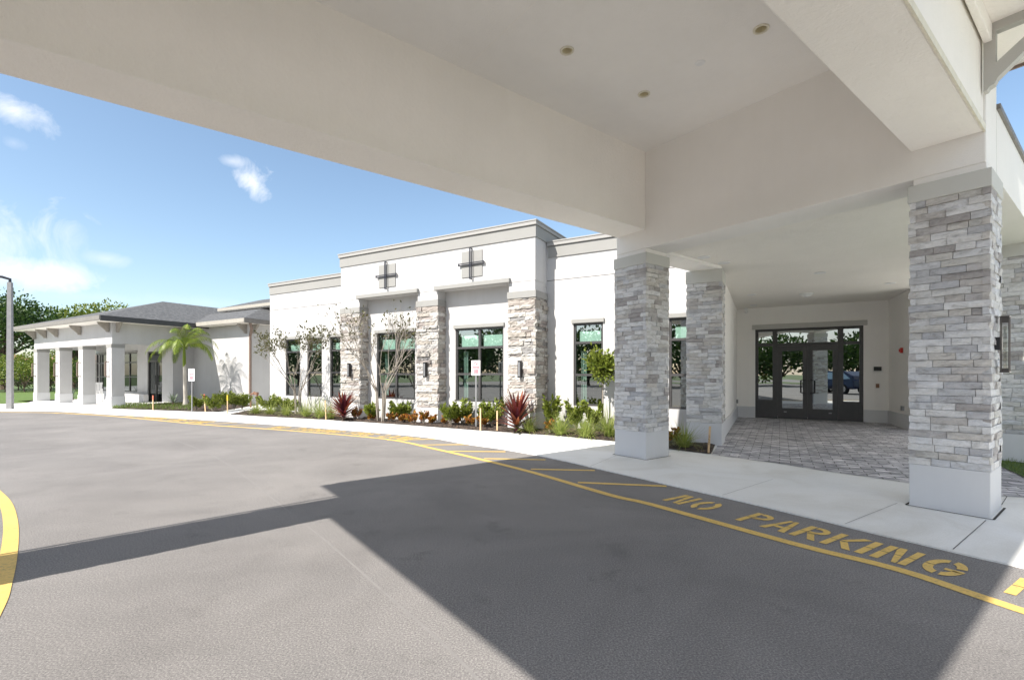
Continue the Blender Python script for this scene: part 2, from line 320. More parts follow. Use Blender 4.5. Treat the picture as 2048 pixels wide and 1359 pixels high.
sky = N(t, 'ShaderNodeTexSky', sky_type='NISHITA'); sky.sun_disc = False; sky.sun_elevation = EL; sky.sun_rotation = math.atan2(-SD.x, -SD.y)
sky.air_density = 1.0; sky.dust_density = .9; sky.ozone_density = 1.6
tc = N(t, 'ShaderNodeTexCoord')
noi = N(t, 'ShaderNodeTexNoise', i_Scale=10.0, i_Detail=12.0, i_Roughness=.64, i_Distortion=.7); L(tc.outputs['Generated'], noi.inputs['Vector'])
prev = None
def vm(op, a, bb=None):
    n = N(t, 'ShaderNodeVectorMath', operation=op); L(a, n.inputs[0])
    if bb is not None: n.inputs[1].default_value = bb
    return n.outputs[0] if op != 'LENGTH' else n.outputs['Value']
def mth(op, a, v=None, clamp=False, c=None):
    n = N(t, 'ShaderNodeMath', operation=op, use_clamp=clamp); L(a, n.inputs[0])
    if v is not None:
        if isinstance(v, (int, float)): n.inputs[1].default_value = v
        else: L(v, n.inputs[1])
    if c is not None: n.inputs[2].default_value = c
    return n.outputs[0]
for (px, py, rw, rh, soft, dens) in ((25, 222, .048, .026, .8, .85), (28, 287, .014, .012, .6, .3), (505, 365, .034, .028, 1, .9), (465, 322, .026, .012, .8, .6), (50, 548, .07, .028, .85, .95), (212, 517, .028, .011, .5, .5), (190, 594, .13, .01, .3, .3), (-260, 420, .16, .08, .8, .9), (390, 604, .12, .012, .3, .3)):
    d = Vector(((px - CX) / F, 1, (HY - py) / F)).normalized()
    hd = Vector((d.x, d.y, 0)).normalized()
    off = vm('SUBTRACT', tc.outputs['Generated'], d)
    # express the offset along the horizon and up, scaled to the cloud's size
    side = Vector((hd.y, -hd.x, 0)); upv = side.cross(d)
    n1 = N(t, 'ShaderNodeVectorMath', operation='DOT_PRODUCT'); L(off, n1.inputs[0]); n1.inputs[1].default_value = side / rw
    n2 = N(t, 'ShaderNodeVectorMath', operation='DOT_PRODUCT'); L(off, n2.inputs[0]); n2.inputs[1].default_value = upv / rh
    n3 = N(t, 'ShaderNodeVectorMath', operation='DOT_PRODUCT'); L(tc.outputs['Generated'], n3.inputs[0]); n3.inputs[1].default_value = d
    a = mth('MULTIPLY', n1.outputs['Value'], n1.outputs['Value']); b_ = mth('MULTIPLY', n2.outputs['Value'], n2.outputs['Value'])
    dist = mth('SQRT', mth('ADD', a, b_))
    nz = mth('MULTIPLY_ADD', noi.outputs[0], 3.3, c=-1.65)
    val = mth('SUBTRACT', mth('ADD', mth('MULTIPLY', dist, -1.0), nz), -.95)
    msk = mth('MULTIPLY', mth('MULTIPLY', mth('MULTIPLY', val, 1.15 * soft, True), dens), mth('GREATER_THAN', n3.outputs['Value'], .5))
    prev = msk if prev is None else mth('MAXIMUM', prev, msk)
# unseen clouds added overhead and behind to fill the shade, above what glass mirrors
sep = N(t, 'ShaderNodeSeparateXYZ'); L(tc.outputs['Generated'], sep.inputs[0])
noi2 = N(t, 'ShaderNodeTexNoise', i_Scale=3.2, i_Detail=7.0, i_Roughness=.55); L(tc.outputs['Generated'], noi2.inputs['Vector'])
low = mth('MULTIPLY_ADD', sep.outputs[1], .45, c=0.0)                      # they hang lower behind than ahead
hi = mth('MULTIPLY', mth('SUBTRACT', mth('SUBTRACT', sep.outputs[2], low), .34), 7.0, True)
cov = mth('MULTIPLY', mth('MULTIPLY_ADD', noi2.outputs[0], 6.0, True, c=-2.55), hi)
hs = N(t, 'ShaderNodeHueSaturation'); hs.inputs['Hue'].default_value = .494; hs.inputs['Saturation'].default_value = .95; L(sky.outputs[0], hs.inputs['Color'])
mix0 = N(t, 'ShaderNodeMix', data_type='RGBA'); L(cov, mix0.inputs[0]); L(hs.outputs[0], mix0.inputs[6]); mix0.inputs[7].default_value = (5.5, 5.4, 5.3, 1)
mixc = N(t, 'ShaderNodeMix', data_type='RGBA'); L(prev, mixc.inputs[0]); L(mix0.outputs[2], mixc.inputs[6]); mixc.inputs[7].default_value = (5.6, 5.7, 5.95, 1)
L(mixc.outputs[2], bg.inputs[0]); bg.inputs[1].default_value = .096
SC.view_settings.view_transform = 'Standard'; SC.view_settings.look = 'None'; SC.view_settings.gamma = 1; SC.view_settings.exposure = 1.2
SC.render.engine = 'CYCLES'; SC.cycles.use_denoising = True; SC.cycles.max_bounces = 14; SC.cycles.diffuse_bounces = 10; SC.cycles.transparent_max_bounces = 12
# ================================================================== SETTING
g = MB(); g.box(-900, 900, -900, 900, -2, -.03); structure('ground', g, M['ground'])
EDGE = [gp(*p) for p in ((0, 822), (106.6, 822), (211, 828.2), (307.6, 833.7), (400, 838.9), (515, 846.7), (666.6, 857.9), (800, 869), (864.5, 876), (937.5, 888.9), (1008, 898.6), (1093, 914.5), (1180, 934), (1295.6, 960), (1512, 1010), (1693.5, 1053.8), (1919, 1107.4), (2046, 1136.9))]
d_ = (EDGE[-1] - EDGE[-2]).normalized()
EDGE = [Vector((-70, 26)), Vector((-40, 21.5)), Vector((-28, 19.4))] + EDGE + [EDGE[-1] + d_ * k for k in (1.5, 3, 6, 12, 40)]
def smooth(P, n=4):
    out = []
    for i in range(len(P) - 1):
        p0, p1, p2, p3 = P[max(0, i - 1)], P[i], P[i + 1], P[min(len(P) - 1, i + 2)]
        for k in range(n):
            u = k / n; out.append(.5 * ((2 * p1) + (p2 - p0) * u + (2 * p0 - 5 * p1 + 4 * p2 - p3) * u * u + (3 * p1 - p0 - 3 * p2 + p3) * u ** 3))
    return out + [P[-1]]
ES = smooth(EDGE, 4)
a = MB(); a.sheet([(v.x, v.y) for v in [e + Vector((.05, .06)) for e in ES]] + [(60, -90), (-70, -90)], 0.0)
ROAD = structure('asphalt_road', a, M['asphalt'])
# concrete walk from the road edge back to the buildings
s = MB(); rag = []
for i, e in enumerate(ES):
    rag.append((e.x + rnd.uniform(-.008, .008), e.y + rnd.uniform(-.008, .008)))
back = [(35, -8), (35, 8)] + [tuple(B2(*v)) for v in ((10, 19), (-1, 18.5), (-17, 18), (-26, 16), (-36, 13.5), (-60, 12))]
s.prism(rag + back, -.04, .014); structure('sidewalk', s, M['concrete'])
# joints sawn in the walk
j = MB()
def strip(mb, pts, w, z):
    for i in range(len(pts) - 1):
        d = (pts[i + 1] - pts[i]).normalized(); n = Vector((-d.y, d.x)) * w / 2
        d0 = (pts[i] - pts[i - 1]).normalized() if i else d; d1 = (pts[i + 2] - pts[i + 1]).normalized() if i + 2 < len(pts) else d
        m0 = (d0 + d).normalized(); m1 = (d + d1).normalized(); n0 = Vector((-m0.y, m0.x)) * w / 2; n1 = Vector((-m1.y, m1.x)) * w / 2
        A, Bq, C, D = pts[i] - n0, pts[i + 1] - n1, pts[i + 1] + n1, pts[i] + n0
        mb.quad((A.x, A.y, z), (Bq.x, Bq.y, z), (C.x, C.y, z), (D.x, D.y, z))
for A, Bq in (((1906, 1101.5), (1972, 1043)), ((2003, 1012), (2014, 995)), ((1180, 934), (1232, 912)), ((1445, 992), (1545, 960)), ((1690, 1050), (1795, 1008))):
    A, Bq = gp(*A), gp(*Bq); strip(j, [A, Bq], .006 if A.x > 3.4 else .004, .0175)
for px in (620, 700, 790, 880, 985):
    e = min(ES, key=lambda v: abs(v.x / max(v.y, .1) - (px - CX) / F) if v.y > 1 else 9)
    strip(j, [e, e + BY * 1.15 + BX * .1], .006, .0175)
for s0_, s1_ in ((-1.495, -.835), (-5.645, -4.945)):
    for A, Bq in (((s0_ - .012, 6.613), (s1_ + .012, 6.613)), ((s1_ + .012, 6.613), (s1_ + .012, 7.3)), ((s0_ - .012, 6.613), (s0_ - .012, 7.3))): strip(j, [P2(*A), P2(*Bq)], .02, .017)
structure('sidewalk_joint', j, M['joint'])
pv = MB(); p1 = [gp(*p) for p in ((1423.6, 910.2), (1550.4, 927.4), (1642.7, 942.4), (1816.8, 967.1), (2002.4, 993.9), (2046, 996.5))]
pv_off = B2(0, 12)
poly = [toB(v) for v in p1] + [toB(P2(0.3, 7.6)), toB(P2(.3, 9.1)), toB(P2(-.9, 11.2)), toB(P2(-1.0, 12.5)), (3.2, 17.7), (-1.3, 17.7), (-1.12, 11.5)]
pv.off = Vector((0, 12, 0)); pv.sheet(poly, .018)
po = structure('paver_walk', pv, M['pavers']); po.location = (pv_off.x, pv_off.y, 0); po.rotation_euler = (0, 0, ROTB)
# painted markings, children of the road
YL = smooth([Vector((-40, 21.2)), Vector((-28, 19.15))] + [gp(*p) for p in ((0, 823.8), (106.6, 825.5), (211, 830.9), (307.6, 839.5), (400, 848.4), (500, 855.2), (595, 862), (771, 877.7), (868.7, 897.2), (954.7, 916.7), (1064, 944), (1221.8, 990), (1300, 1007.8), (1587.6, 1087), (1796, 1138.6), (2046, 1221.6))] + [gp(2046, 1221.6) + (gp(2046, 1221.6) - gp(1796, 1138.6)).normalized() * k for k in (2, 5, 30)], 4)
y = MB(); strip(y, YL, .105, .004); y.build('edge_line', M['paint'], ROAD)
for A, Bq in (((1155.6, 964.5), (1333, 972)), ((1062, 938), (1189.7, 940.4)), ((968, 916.7), (1091, 919.2)), ((896, 901.9), (1011, 903)), ((837.5, 889.4), (937, 888.6)), ((775, 879.8), (870, 877.8)),
              ((455, 851.5), (512, 847.8)), ((412, 848), (475, 845)), ((372, 844.5), (432, 842)), ((335, 841), (395, 839.3)), ((150, 828.5), (185, 827.2)), ((110, 826.5), (150, 825.6))):
    m = MB(); strip(m, [gp(*A), gp(*Bq)], .085, .0042); m.build('hatch_bar', M['paint'], ROAD)
isl = MB(); strip(isl, smooth([Vector(q) - Vector((.033, .037)) for q in ((-9.4, 8.0), (-7.7, 6.88), (-6.4, 5.925), (-5.62, 5.33), (-4.77, 4.58), (-3.983, 3.818), (-3.46, 3.28), (-3.16, 2.95), (-2.6, 2.25), (-2.1, 1.5))], 6), .1, .004); isl.build('island_line', M['paint'], ROAD)
sm = MB(); strip(sm, smooth([gp(300, 862), gp(427, 911), gp(600, 1040), gp(757, 1174), gp(900, 1300), gp(1010, 1420)], 4), .016, .0012); sm.build('paving_seam', M['seam'], ROAD)
def clip(poly, y0, keep_above):
    out = []
    for i in range(len(poly)):
        a, b = poly[i], poly[(i + 1) % len(poly)]
        ia, ib = ((a[1] >= y0) == keep_above), ((b[1] >= y0) == keep_above)
        if ia: out.append(a)
        if ia != ib:
            u = (y0 - a[1]) / (b[1] - a[1]); out.append((a[0] + (b[0] - a[0]) * u, y0))
    return out
def arc(cx, cy, rx, ry, a0, a1, tx, ty, n=8):
    o = [(cx + rx * math.cos(R(a0 + (a1 - a0) * i / n)), cy + ry * math.sin(R(a0 + (a1 - a0) * i / n))) for i in range(n + 1)]
    return o, [(cx + (rx - tx) * math.cos(R(a0 + (a1 - a0) * i / n)), cy + (ry - ty) * math.sin(R(a0 + (a1 - a0) * i / n))) for i in range(n + 1)]
def band(cx, cy, rx, ry, a0, a1, tx=.17, ty=.2, n=8):
    o, i = arc(cx, cy, rx, ry, a0, a1, tx, ty, n)
    return [[o[k], o[k + 1], i[k + 1], i[k]] for k in range(n)]
LB = [(0, 0), (.17, 0), (.17, 1), (0, 1)]
GL = {
 'N': [LB, [(.2, 1), (.34, 1), (.5, .1), (.5, 0), (.42, 0), (.2, .82)], [(.53, 0), (.68, 0), (.68, 1), (.53, 1)]],
 'O': band(.3, .5, .32, .5, 100, 260) + band(.36, .5, .32, .5, -80, 80),
 'P': [LB] + band(.3, .72, .3, .28, -90, 90, .16, .15) + [[(.2, .44), (.3, .44), (.3, .59), (.2, .59)], [(.2, .85), (.3, .85), (.3, 1), (.2, 1)]],
 'A': [[(0, 0), (.17, 0), (.34, .97), (.24, 1)], [(.36, 1), (.47, 1), (.68, 0), (.5, 0)], [(.24, .26), (.45, .26), (.43, .4), (.26, .4)]],
 'R': [LB] + band(.3, .72, .3, .28, -90, 90, .16, .15) + [[(.2, .44), (.3, .44), (.3, .59), (.2, .59)], [(.2, .85), (.3, .85), (.3, 1), (.2, 1)], [(.24, .4), (.4, .42), (.64, 0), (.46, 0)]],
 'K': [LB, [(.2, .5), (.28, .62), (.52, 1), (.7, 1), (.36, .5)], [(.24, .45), (.4, .48), (.68, 0), (.5, 0)]],
 'I': [LB], 'G': band(.32, .5, .32, .5, 95, 265) + band(.36, .5, .32, .5, 14, 82, n=6) + band(.36, .5, .32, .5, -85, -14, n=6) + [[(.36, .36), (.68, .36), (.68, .475), (.36, .475)]],
 'F': [LB, [(.2, .85), (.62, .85), (.62, 1), (.2, 1)], [(.2, .42), (.52, .42), (.52, .57), (.2, .57)]],
 'E': [LB, [(.2, .85), (.62, .85), (.62, 1), (.2, 1)], [(.2, .42), (.52, .42), (.52, .57), (.2, .57)], [(.2, 0), (.62, 0), (.62, .15), (.2, .15)]],
 'L': [LB, [(.2, 0), (.62, 0), (.62, .16), (.2, .16)]]}
TXT = [('N', 0), ('O', .31), ('P', .887), ('A', 1.13), ('R', 1.40), ('K', 1.655), ('I', 1.915), ('N', 2.02), ('G', 2.31), ('F', 2.78), ('I', 3.04), ('R', 3.15), ('E', 3.41), ('L', 3.9), ('A', 4.12), ('N', 4.4), ('E', 4.69)]
def lettering(base, hdir, H, wscale, scale=1.0, lead=0.0):
    """base(s) -> point and direction on the ground"""
    words = [TXT[0:2], TXT[2:9], TXT[9:13], TXT[13:17]]; names = ['NO', 'PARKING', 'FIRE', 'LANE']
    for w in words:
        m = MB()
        for ch, s0 in w:
            o, d = base(s0 * scale)
            for poly in GL[ch]:
                for part in (clip(poly, .485, False), clip(poly, .515, True)):
                    if len(part) < 3: continue
                    pts = [o + d * (x * wscale * scale) + hdir(d) * (yv * H) for x, yv in part]
                    m.sheet([(q.x, q.y) for q in pts], .0046)
        m.build('painted_word', M['paint'], ROAD)
A0, A1 = gp(1324, 999.4), gp(1812, 1131.6)
dt = (A1 - A0).normalized()
lettering(lambda s_: (A0 + dt * s_, dt), lambda d: Vector((-d.y, d.x)) * .98 + d * .02, .43, .345)
def along(P, start, sgn=1):
    cum = [0]
    for i in range(len(P) - 1): cum.append(cum[-1] + (P[i + 1] - P[i]).length)
    i0 = min(range(len(P)), key=lambda i: (P[i] - start).length)
    def f(s_):
        tgt = cum[i0] + s_
        for i in range(len(P) - 1):
            if cum[i + 1] >= tgt:
                d = (P[i + 1] - P[i]).normalized(); return P[i] + d * (tgt - cum[i]) + Vector((-d.y, d.x)) * .15, d
        return P[-1], d
    return f
lettering(along(YL, gp(521, 857.5)), lambda d: Vector((-d.y, d.x)), .42, .345)
lettering(along(YL, gp(222, 832)), lambda d: Vector((-d.y, d.x)), .42, .345)
# mulch beds
def bed(poly, name='mulch_bed', z=.03):
    bm = bmesh.new(); vs = [bm.verts.new((p[0], p[1], z)) for p in poly]; f = bm.faces.new(vs)
    bmesh.ops.triangulate(bm, faces=[f])
    for _ in range(4 if name == 'mulch_bed' else 3):
        bmesh.ops.subdivide_edges(bm, edges=[e for e in bm.edges if e.calc_length() > .28], cuts=1, use_grid_fill=True)
    for v in bm.verts:
        if not v.is_boundary: v.co.z += rnd.uniform(-.012, .05)
    me = bpy.data.meshes.new(name); bm.to_mesh(me); bm.free(); me.materials.append(M['mulch'])
    o = bpy.data.objects.new(name, me); COL.objects.link(o); o['kind'] = 'structure'; return o
BED2 = [gp(*p) for p in ((458, 828.8), (515, 832.7), (666.6, 840.5), (818, 850.8), (950, 861), (1109, 871.7), (1228, 883.5), (1341, 899.4), (1422, 909.6))]
bed([(v.x, v.y) for v in BED2] + [tuple(B2(*p)) for p in ((-1.2, 11.6), (-17.4, 11.6))] + [tuple(gp(496, 821.5))])
BED1 = [gp(*p) for p in ((221, 817.3), (307.6, 820.4), (410, 824), (436, 823.2), (470, 818))]
bed([(v.x, v.y) for v in BED1] + [tuple(B2(*p)) for p in ((-21.2, 13.4), (-25.4, 13.2), (-26.6, 12.25), (-25.3, 11.3), (-25.3, 10.3))])
# lawn at the right of the near column
lw = MB(); LP = [P2(-1.5, 11.2), P2(-.2, 7.8), P2(6, 7.8), P2(6, 14), P2(-.9, 14), P2(-1.3, 12.0)]
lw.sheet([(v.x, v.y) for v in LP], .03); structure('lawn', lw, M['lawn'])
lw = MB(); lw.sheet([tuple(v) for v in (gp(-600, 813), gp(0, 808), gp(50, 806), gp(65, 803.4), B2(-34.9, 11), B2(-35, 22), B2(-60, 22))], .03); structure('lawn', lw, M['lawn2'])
gr = MB()
for _ in range(5200):
    s_, b_ = rnd.uniform(-1.5, 1.0), rnd.uniform(8.0, 12.0)
    pt = P2(s_, b_)
    if pt.x * 948 / max(pt.y, .1) < 970: continue
    e0 = gp(2003.8, 937); e1 = gp(2046, 956.8)
    if (e1 - e0).cross(pt - e0) < 0: continue
    gr.blade((pt.x, pt.y, .03), (rnd.uniform(-.5, .5), rnd.uniform(-.5, .5), 1), rnd.uniform(.05, .1), .008, .6, 2)
tag(gr.build('lawn_grass', M['lawnblade']), 'short green lawn grass beside the pavers behind the near stone column', 'grass', kind='stuff')
# ================================================================== STONE WORK
def stones(mb, x0, x1, y0, y1, z0, z1, row=.075, lmin=.11, lmax=.36, faces='FRBL', prot=.022, rough=.004, vary=0.0):
    z = z0; i = 0
    while z < z1 - .01:
        h = min(row * (1 + rnd.uniform(-vary, vary)), z1 - z)
        if z1 - (z + h) < row * .5: h = z1 - z
        for fc in faces:
            ext = (i % 2 == 0) == (fc in 'FB')
            a, b = ((x0, x1) if fc in 'FB' else (y0, y1)); e = rnd.uniform(.008, .02) if ext else -.0
            a -= e; b += e; u = a
            while u < b - .005:
                l = rnd.uniform(lmin, lmax)
                if b - (u + l) < lmin * .8: l = b - u
                stone_box(mb, fc, u, u + l, z, z + h, x0, x1, y0, y1, rnd.uniform(.002, prot) * (1.0 if not vary else rnd.choice((.5, 1, 1.8))), rough)
                u += l
        z += h; i += 1
def stone_box(mb, fc, u0, u1, z0, z1, x0, x1, y0, y1, pr, rough):
    g_ = .0022; u0 += g_; u1 -= g_; z0 += g_ * .8; z1 -= g_ * .8
    nx, nz = max(2, int((u1 - u0) / .07)), 2
    vs = []; fs = []
    def P(u, d, z):
        if fc == 'F': return (u, y0 - d, z)
        if fc == 'B': return (x0 + x1 - u, y1 + d, z)
        if fc == 'R': return (x1 + d, u, z)
        return (x0 - d, y0 + y1 - u, z)
    sl = rnd.uniform(-.006, .006)
    for k in range(nz + 1):
        for i in range(nx + 1):
            edge = i in (0, nx) or k in (0, nz)
            d = pr + rnd.uniform(-rough, rough) + sl * (k - 1) - (.006 if edge else 0)
            vs.append(P(u0 + (u1 - u0) * i / nx, d, z0 + (z1 - z0) * k / nz + (rnd.uniform(-.0015, .0015) if edge else rnd.uniform(-.008, .008))))
    for k in range(nz):
        for i in range(nx):
            a = k * (nx + 1) + i; fs.append((a, a + 1, a + nx + 2, a + nx + 1))
    n = len(vs)
    ring = [i for i in range(nx + 1)] + [k * (nx + 1) + nx for k in range(1, nz + 1)] + [nz * (nx + 1) + i for i in range(nx - 1, -1, -1)] + [k * (nx + 1) for k in range(nz - 1, 0, -1)]
    for idx in ring:
        i, k = idx % (nx + 1), idx // (nx + 1)
        vs.append(P(u0 + (u1 - u0) * i / nx, -.05, z0 + (z1 - z0) * k / nz))
    m_ = len(ring)
    for i in range(m_): fs.append((ring[i], n + i, n + (i + 1) % m_, ring[(i + 1) % m_]))
    mb.add(vs, fs)
def stone_column(parent, off, x0, x1, y0, y1, zs0, zs1, zcap, name='stone_column', mat='stone', row=.075, faces='FRBL', vary=0.0, sink=.02, lm=(.11, .36), rough=.004, prot=.022):
    k = MB(off); k.box(x0 + .055, x1 - .055, y0 + .055, y1 - .055, .02, zcap - .01)
    c = k.build(name, M['joint'], parent)
    b = MB(off); b.box(x0 - sink + .012, x1 + sink - .012, y0 - sink + .012, y1 + sink - .012, 0, zs0); b.build('plinth', M['base'], c, bevel=.008)
    s_ = MB(off); stones(s_, x0, x1, y0, y1, zs0, zs1, row, lm[0], lm[1], faces, prot, rough, vary); s_.build('stone_cladding', M[mat], c)
    cp = MB(off); cp.box(x0 - sink, x1 + sink, y0 - sink, y1 + sink, zs1, zcap); cp.build('capital', M['pband' if mat == 'stone' else 'trim'], c, bevel=.006)
    return c
# ================================================================== PORTICO  (s across, b along)
o2 = P2(-3.2, 2.3)
PO = thing('entrance_portico', 'white stucco drive-through entrance portico on stone-clad columns, roofing the driveway overhead', 'portico', (o2.x, o2.y, 0), ROTP)
off = (-3.2, 2.3, 0)
ZL, ZB, ZC, ZS = 3.575, 3.885, 5.19, 4.86
for x0, x1, y0, y1 in ((-1.475, -.855, 6.645, 7.275), (-5.625, -4.965, 6.645, 7.275), (-5.315, -4.627, -2.62, -1.99), (-1.3, -.7, -2.62, -1.99)):
    stone_column(PO, off, x0, x1, y0, y1, .474, 3.32, 3.505)
for x0, x1, y0, y1 in ((-1.45, -.88, 6.66, 7.25), (-5.6, -4.98, 6.66, 7.25)): nk = MB(off); nk.box(x0, x1, y0, y1, 3.505, ZL); nk.build('column_neck', M['pwall'], PO)
for x0, x1, y0, y1 in ((-5.3, -4.64, -2.6, -2.0), (-1.27, -.73, -2.6, -2.0)): nk = MB(off); nk.box(x0, x1, y0, y1, 3.505, ZB); nk.build('column_neck', M['pwall'], PO)
w = MB(off); w.box(-5.6, -.88, 6.65, 7.25, ZL, 5.25); w.build('wall_beam', M['pwall'], PO, bevel=.012)
bl = MB(off); bl.box(-5.58, -4.975, -2.0, 6.65, ZB, 5.25); bl.build('beam', M['soffit'], PO, bevel=.012)
br_ = MB(off); br_.box(-1.47, -.9, -2.0, 6.65, ZB, 5.25); br_.build('beam', M['soffit'], PO, bevel=.012)
be = MB(off); be.box(-5.3, -.88, -2.64, -2.0, ZB, 5.25); be.build('beam', M['soffit'], PO, bevel=.012)
dr = MB(off); dr.box(-.9, -.882, -2.0, 6.65, ZB - .006, ZB + .06); dr.build('drip_edge', M['cream'], PO)
def zc_at(px, py):
    Y = F * (ZC - EYE) / (HY - py); pt = Vector(((px - CX) / F * Y, Y)); return pt.dot(PX), pt.dot(PY)
CANS = [zc_at(*v_) for v_ in ((1134, 101), (1288, 188), (1522, 58), (874, -279))]
bm = bmesh.new(); lp = [bm.verts.new((x - off[0], y - off[1], ZC)) for x, y in ((-4.975, -2.0), (-1.47, -2.0), (-1.47, 6.65), (-4.975, 6.65))]
ed = [bm.edges.new((lp[i_], lp[(i_ + 1) % 4])) for i_ in range(4)]
for x, y in CANS:
    cv = [bm.verts.new((x - off[0] + .06 * math.cos(2 * math.pi * k_ / 20), y - off[1] + .06 * math.sin(2 * math.pi * k_ / 20), ZC)) for k_ in range(20)]
    ed += [bm.edges.new((cv[k_], cv[(k_ + 1) % 20])) for k_ in range(20)]
bmesh.ops.triangle_fill(bm, edges=ed, use_beauty=True, use_dissolve=False)
me = bpy.data.meshes.new('ceiling'); bm.to_mesh(me); bm.free(); me.materials.append(M['pwall']); cei = bpy.data.objects.new('ceiling', me); COL.objects.link(cei); cei.parent = PO
ce = MB(off); ce.box(-4.975, -1.47, -2.0, 6.65, ZC + .16, ZC + .2); ce.build('ceiling_deck', M['joint'], PO)
cj = MB(off); cj.box(-4.97, -1.475, 3.076, 3.084, ZC - .0012, ZC + .01); cj.build('control_joint', M['soffit'], PO)
E0, E1, E2, E3 = -5.93, -.12, -3.27, 7.6
sf = MB(off)
sf.box(E0, -5.58, E2, E3, ZS, ZS + .04); sf.box(-.88, E1, E2, E3, ZS, ZS + .04); sf.box(-5.58, -.88, E2, -2.64, ZS, ZS + .04); sf.box(-5.58, -.88, 7.25, E3, ZS, ZS + .04)
sf.build('eave_soffit', M['soffit'], PO)
md = MB(off); md.box(-.88, -.82, -2.64, 6.62, ZS - .17, ZS); md.box(-5.64, -5.58, -2.64, 6.62, ZS - .17, ZS); md.build('eave_moulding', M['soffit'], PO, bevel=.01)
fa = MB(off)
fa.box(E0 - .03, E0, E2 - .03, E3 + .03, ZS - .03, 5.05); fa.box(E1, E1 + .03, E2 - .03, E3 + .03, ZS - .03, 5.05); fa.box(E0, E1, E2 - .03, E2, ZS - .03, 5.05); fa.box(E0, E1, E3, E3 + .03, ZS - .03, 5.05)
fa.build('gutter', M['brown'], PO)
rf = MB(off); xm = (E0 + E1) / 2; hw = (E1 - E0) / 2; zr = 5.06 + hw * .34
V = [(E0 - .05, E2 - .05, 5.06), (E1 + .05, E2 - .05, 5.06), (E1 + .05, E3 + .05, 5.06), (E0 - .05, E3 + .05, 5.06), (xm, E2 + hw, zr), (xm, E3 - hw, zr)]
rf.add(V, [(0, 1, 4), (1, 2, 5, 4), (2, 3, 5), (3, 0, 4, 5)]); rf.build('roof', M['shingle'], PO)
def bracket(mb, x, y, z, dx, dy, L_, H_, w_=.09, t_=.085, open_=True):
    """triangular eave bracket: (x,y,z) top at the wall, (dx,dy) outwards"""
    n = Vector((-dy, dx, 0)) * w_ / 2
    def pr(pts):
        A = [Vector((x + dx * u, y + dy * u, z - v)) - n for u, v in pts]; Bq = [q + 2 * n for q in A]; k = len(pts)
        mb.add(A + Bq, [tuple(range(k - 1, -1, -1)), tuple(range(k, 2 * k))] + [(i, (i + 1) % k, k + (i + 1) % k, k + i) for i in range(k)])
    if open_:
        pr([(0, t_), (t_, t_), (t_, H_), (0, H_)]); pr([(0, 0), (L_, 0), (L_, t_), (0, t_)])
        pr([(L_ - .02, t_), (L_ - .14, t_), (t_, H_ - .16), (t_, H_)])
        pr([(0, H_), (t_ * 1.1, H_), (t_ * .9, H_ + .035), (t_ * .5, H_ + .05), (t_ * .3, H_ + .075), (0, H_ + .08)])
    else: pr([(0, 0), (L_, 0), (L_ * .9, .1), (.12, H_ * .85), (.1, H_), (0, H_)])
for y_ in (6.55, 1.9):
    k = MB(off); bracket(k, -.88, y_, ZS, 1, 0, .62, .56); k.build('eave_bracket', M['ptrim'], PO)
    k = MB(off); bracket(k, -5.58, y_, ZS, -1, 0, .44, .56); k.build('eave_bracket', M['ptrim'], PO)
s_, b_ = zc_at(1400, 126)
k = MB(off); k.lathe((s_, b_, ZC - .008), [(.056, .002), (.06, .006), (.06, .02)]); k.build('cover_plate', M['white'], PO)
for s_, b_ in CANS:
    n = 24
    k = MB(off); k.add([(s_ + r_ * math.cos(2 * math.pi * i_ / n), b_ + r_ * math.sin(2 * math.pi * i_ / n), ZC + z_) for r_, z_ in ((.082, -.001), (.08, -.01), (.06, -.012), (.056, 0)) for i_ in range(n)], [(q_ * n + i_, q_ * n + (i_ + 1) % n, (q_ + 1) * n + (i_ + 1) % n, (q_ + 1) * n + i_) for q_ in range(3) for i_ in range(n)]); l_ = k.build('recessed_light', M['cream'], PO, smooth=True)
    k = MB(off); k.add([(s_ + r_ * math.cos(2 * math.pi * i_ / n), b_ + r_ * math.sin(2 * math.pi * i_ / n), ZC + z_) for r_, z_ in ((.0565, -.001), (.05, .06), (.034, .1), (.02, .115)) for i_ in range(n)], [(q_ * n + i_, q_ * n + (i_ + 1) % n, (q_ + 1) * n + (i_ + 1) % n, (q_ + 1) * n + i_) for q_ in range(3) for i_ in range(n)] + [tuple(3 * n + i_ for i_ in range(n))]); k.build('baffle', M['cam'], l_, smooth=True)
# lantern on the right face of the near column
k = MB(off); k.box(-.86, -.8, 6.9, 6.98, 1.7, 1.83); ln = k.build('wall_lantern', M['black'], PO)
k = MB(off)
for dx in (-.81, -.75):
    for dy in (6.9, 6.98): k.bar((dx, dy, 1.48), (dx, dy, 2.03), .008)
k.box(-.816, -.744, 6.892, 6.988, 2.03, 2.042); k.box(-.816, -.744, 6.892, 6.988, 1.468, 1.48); k.box(-.805, -.755, 6.905, 6.975, 1.975, 2.03); k.box(-.805, -.755, 6.905, 6.975, 1.48, 1.51)
k.build('lantern_frame', M['lframe'], ln)
k = MB(off); k.lathe((-.78, 6.94, 1.51), [(.018, 0), (.018, .43)], 14); k.build('lantern_tube', M['lens'], ln)
k = MB(off); k.tube([(-5.395, -2.3, 0), (-5.395, -2.3, 4.9)], .018, 8); k.build('downspout', M['brown'], PO)
# connector between portico and doors
CN = [(-1.0, 10.3), ]
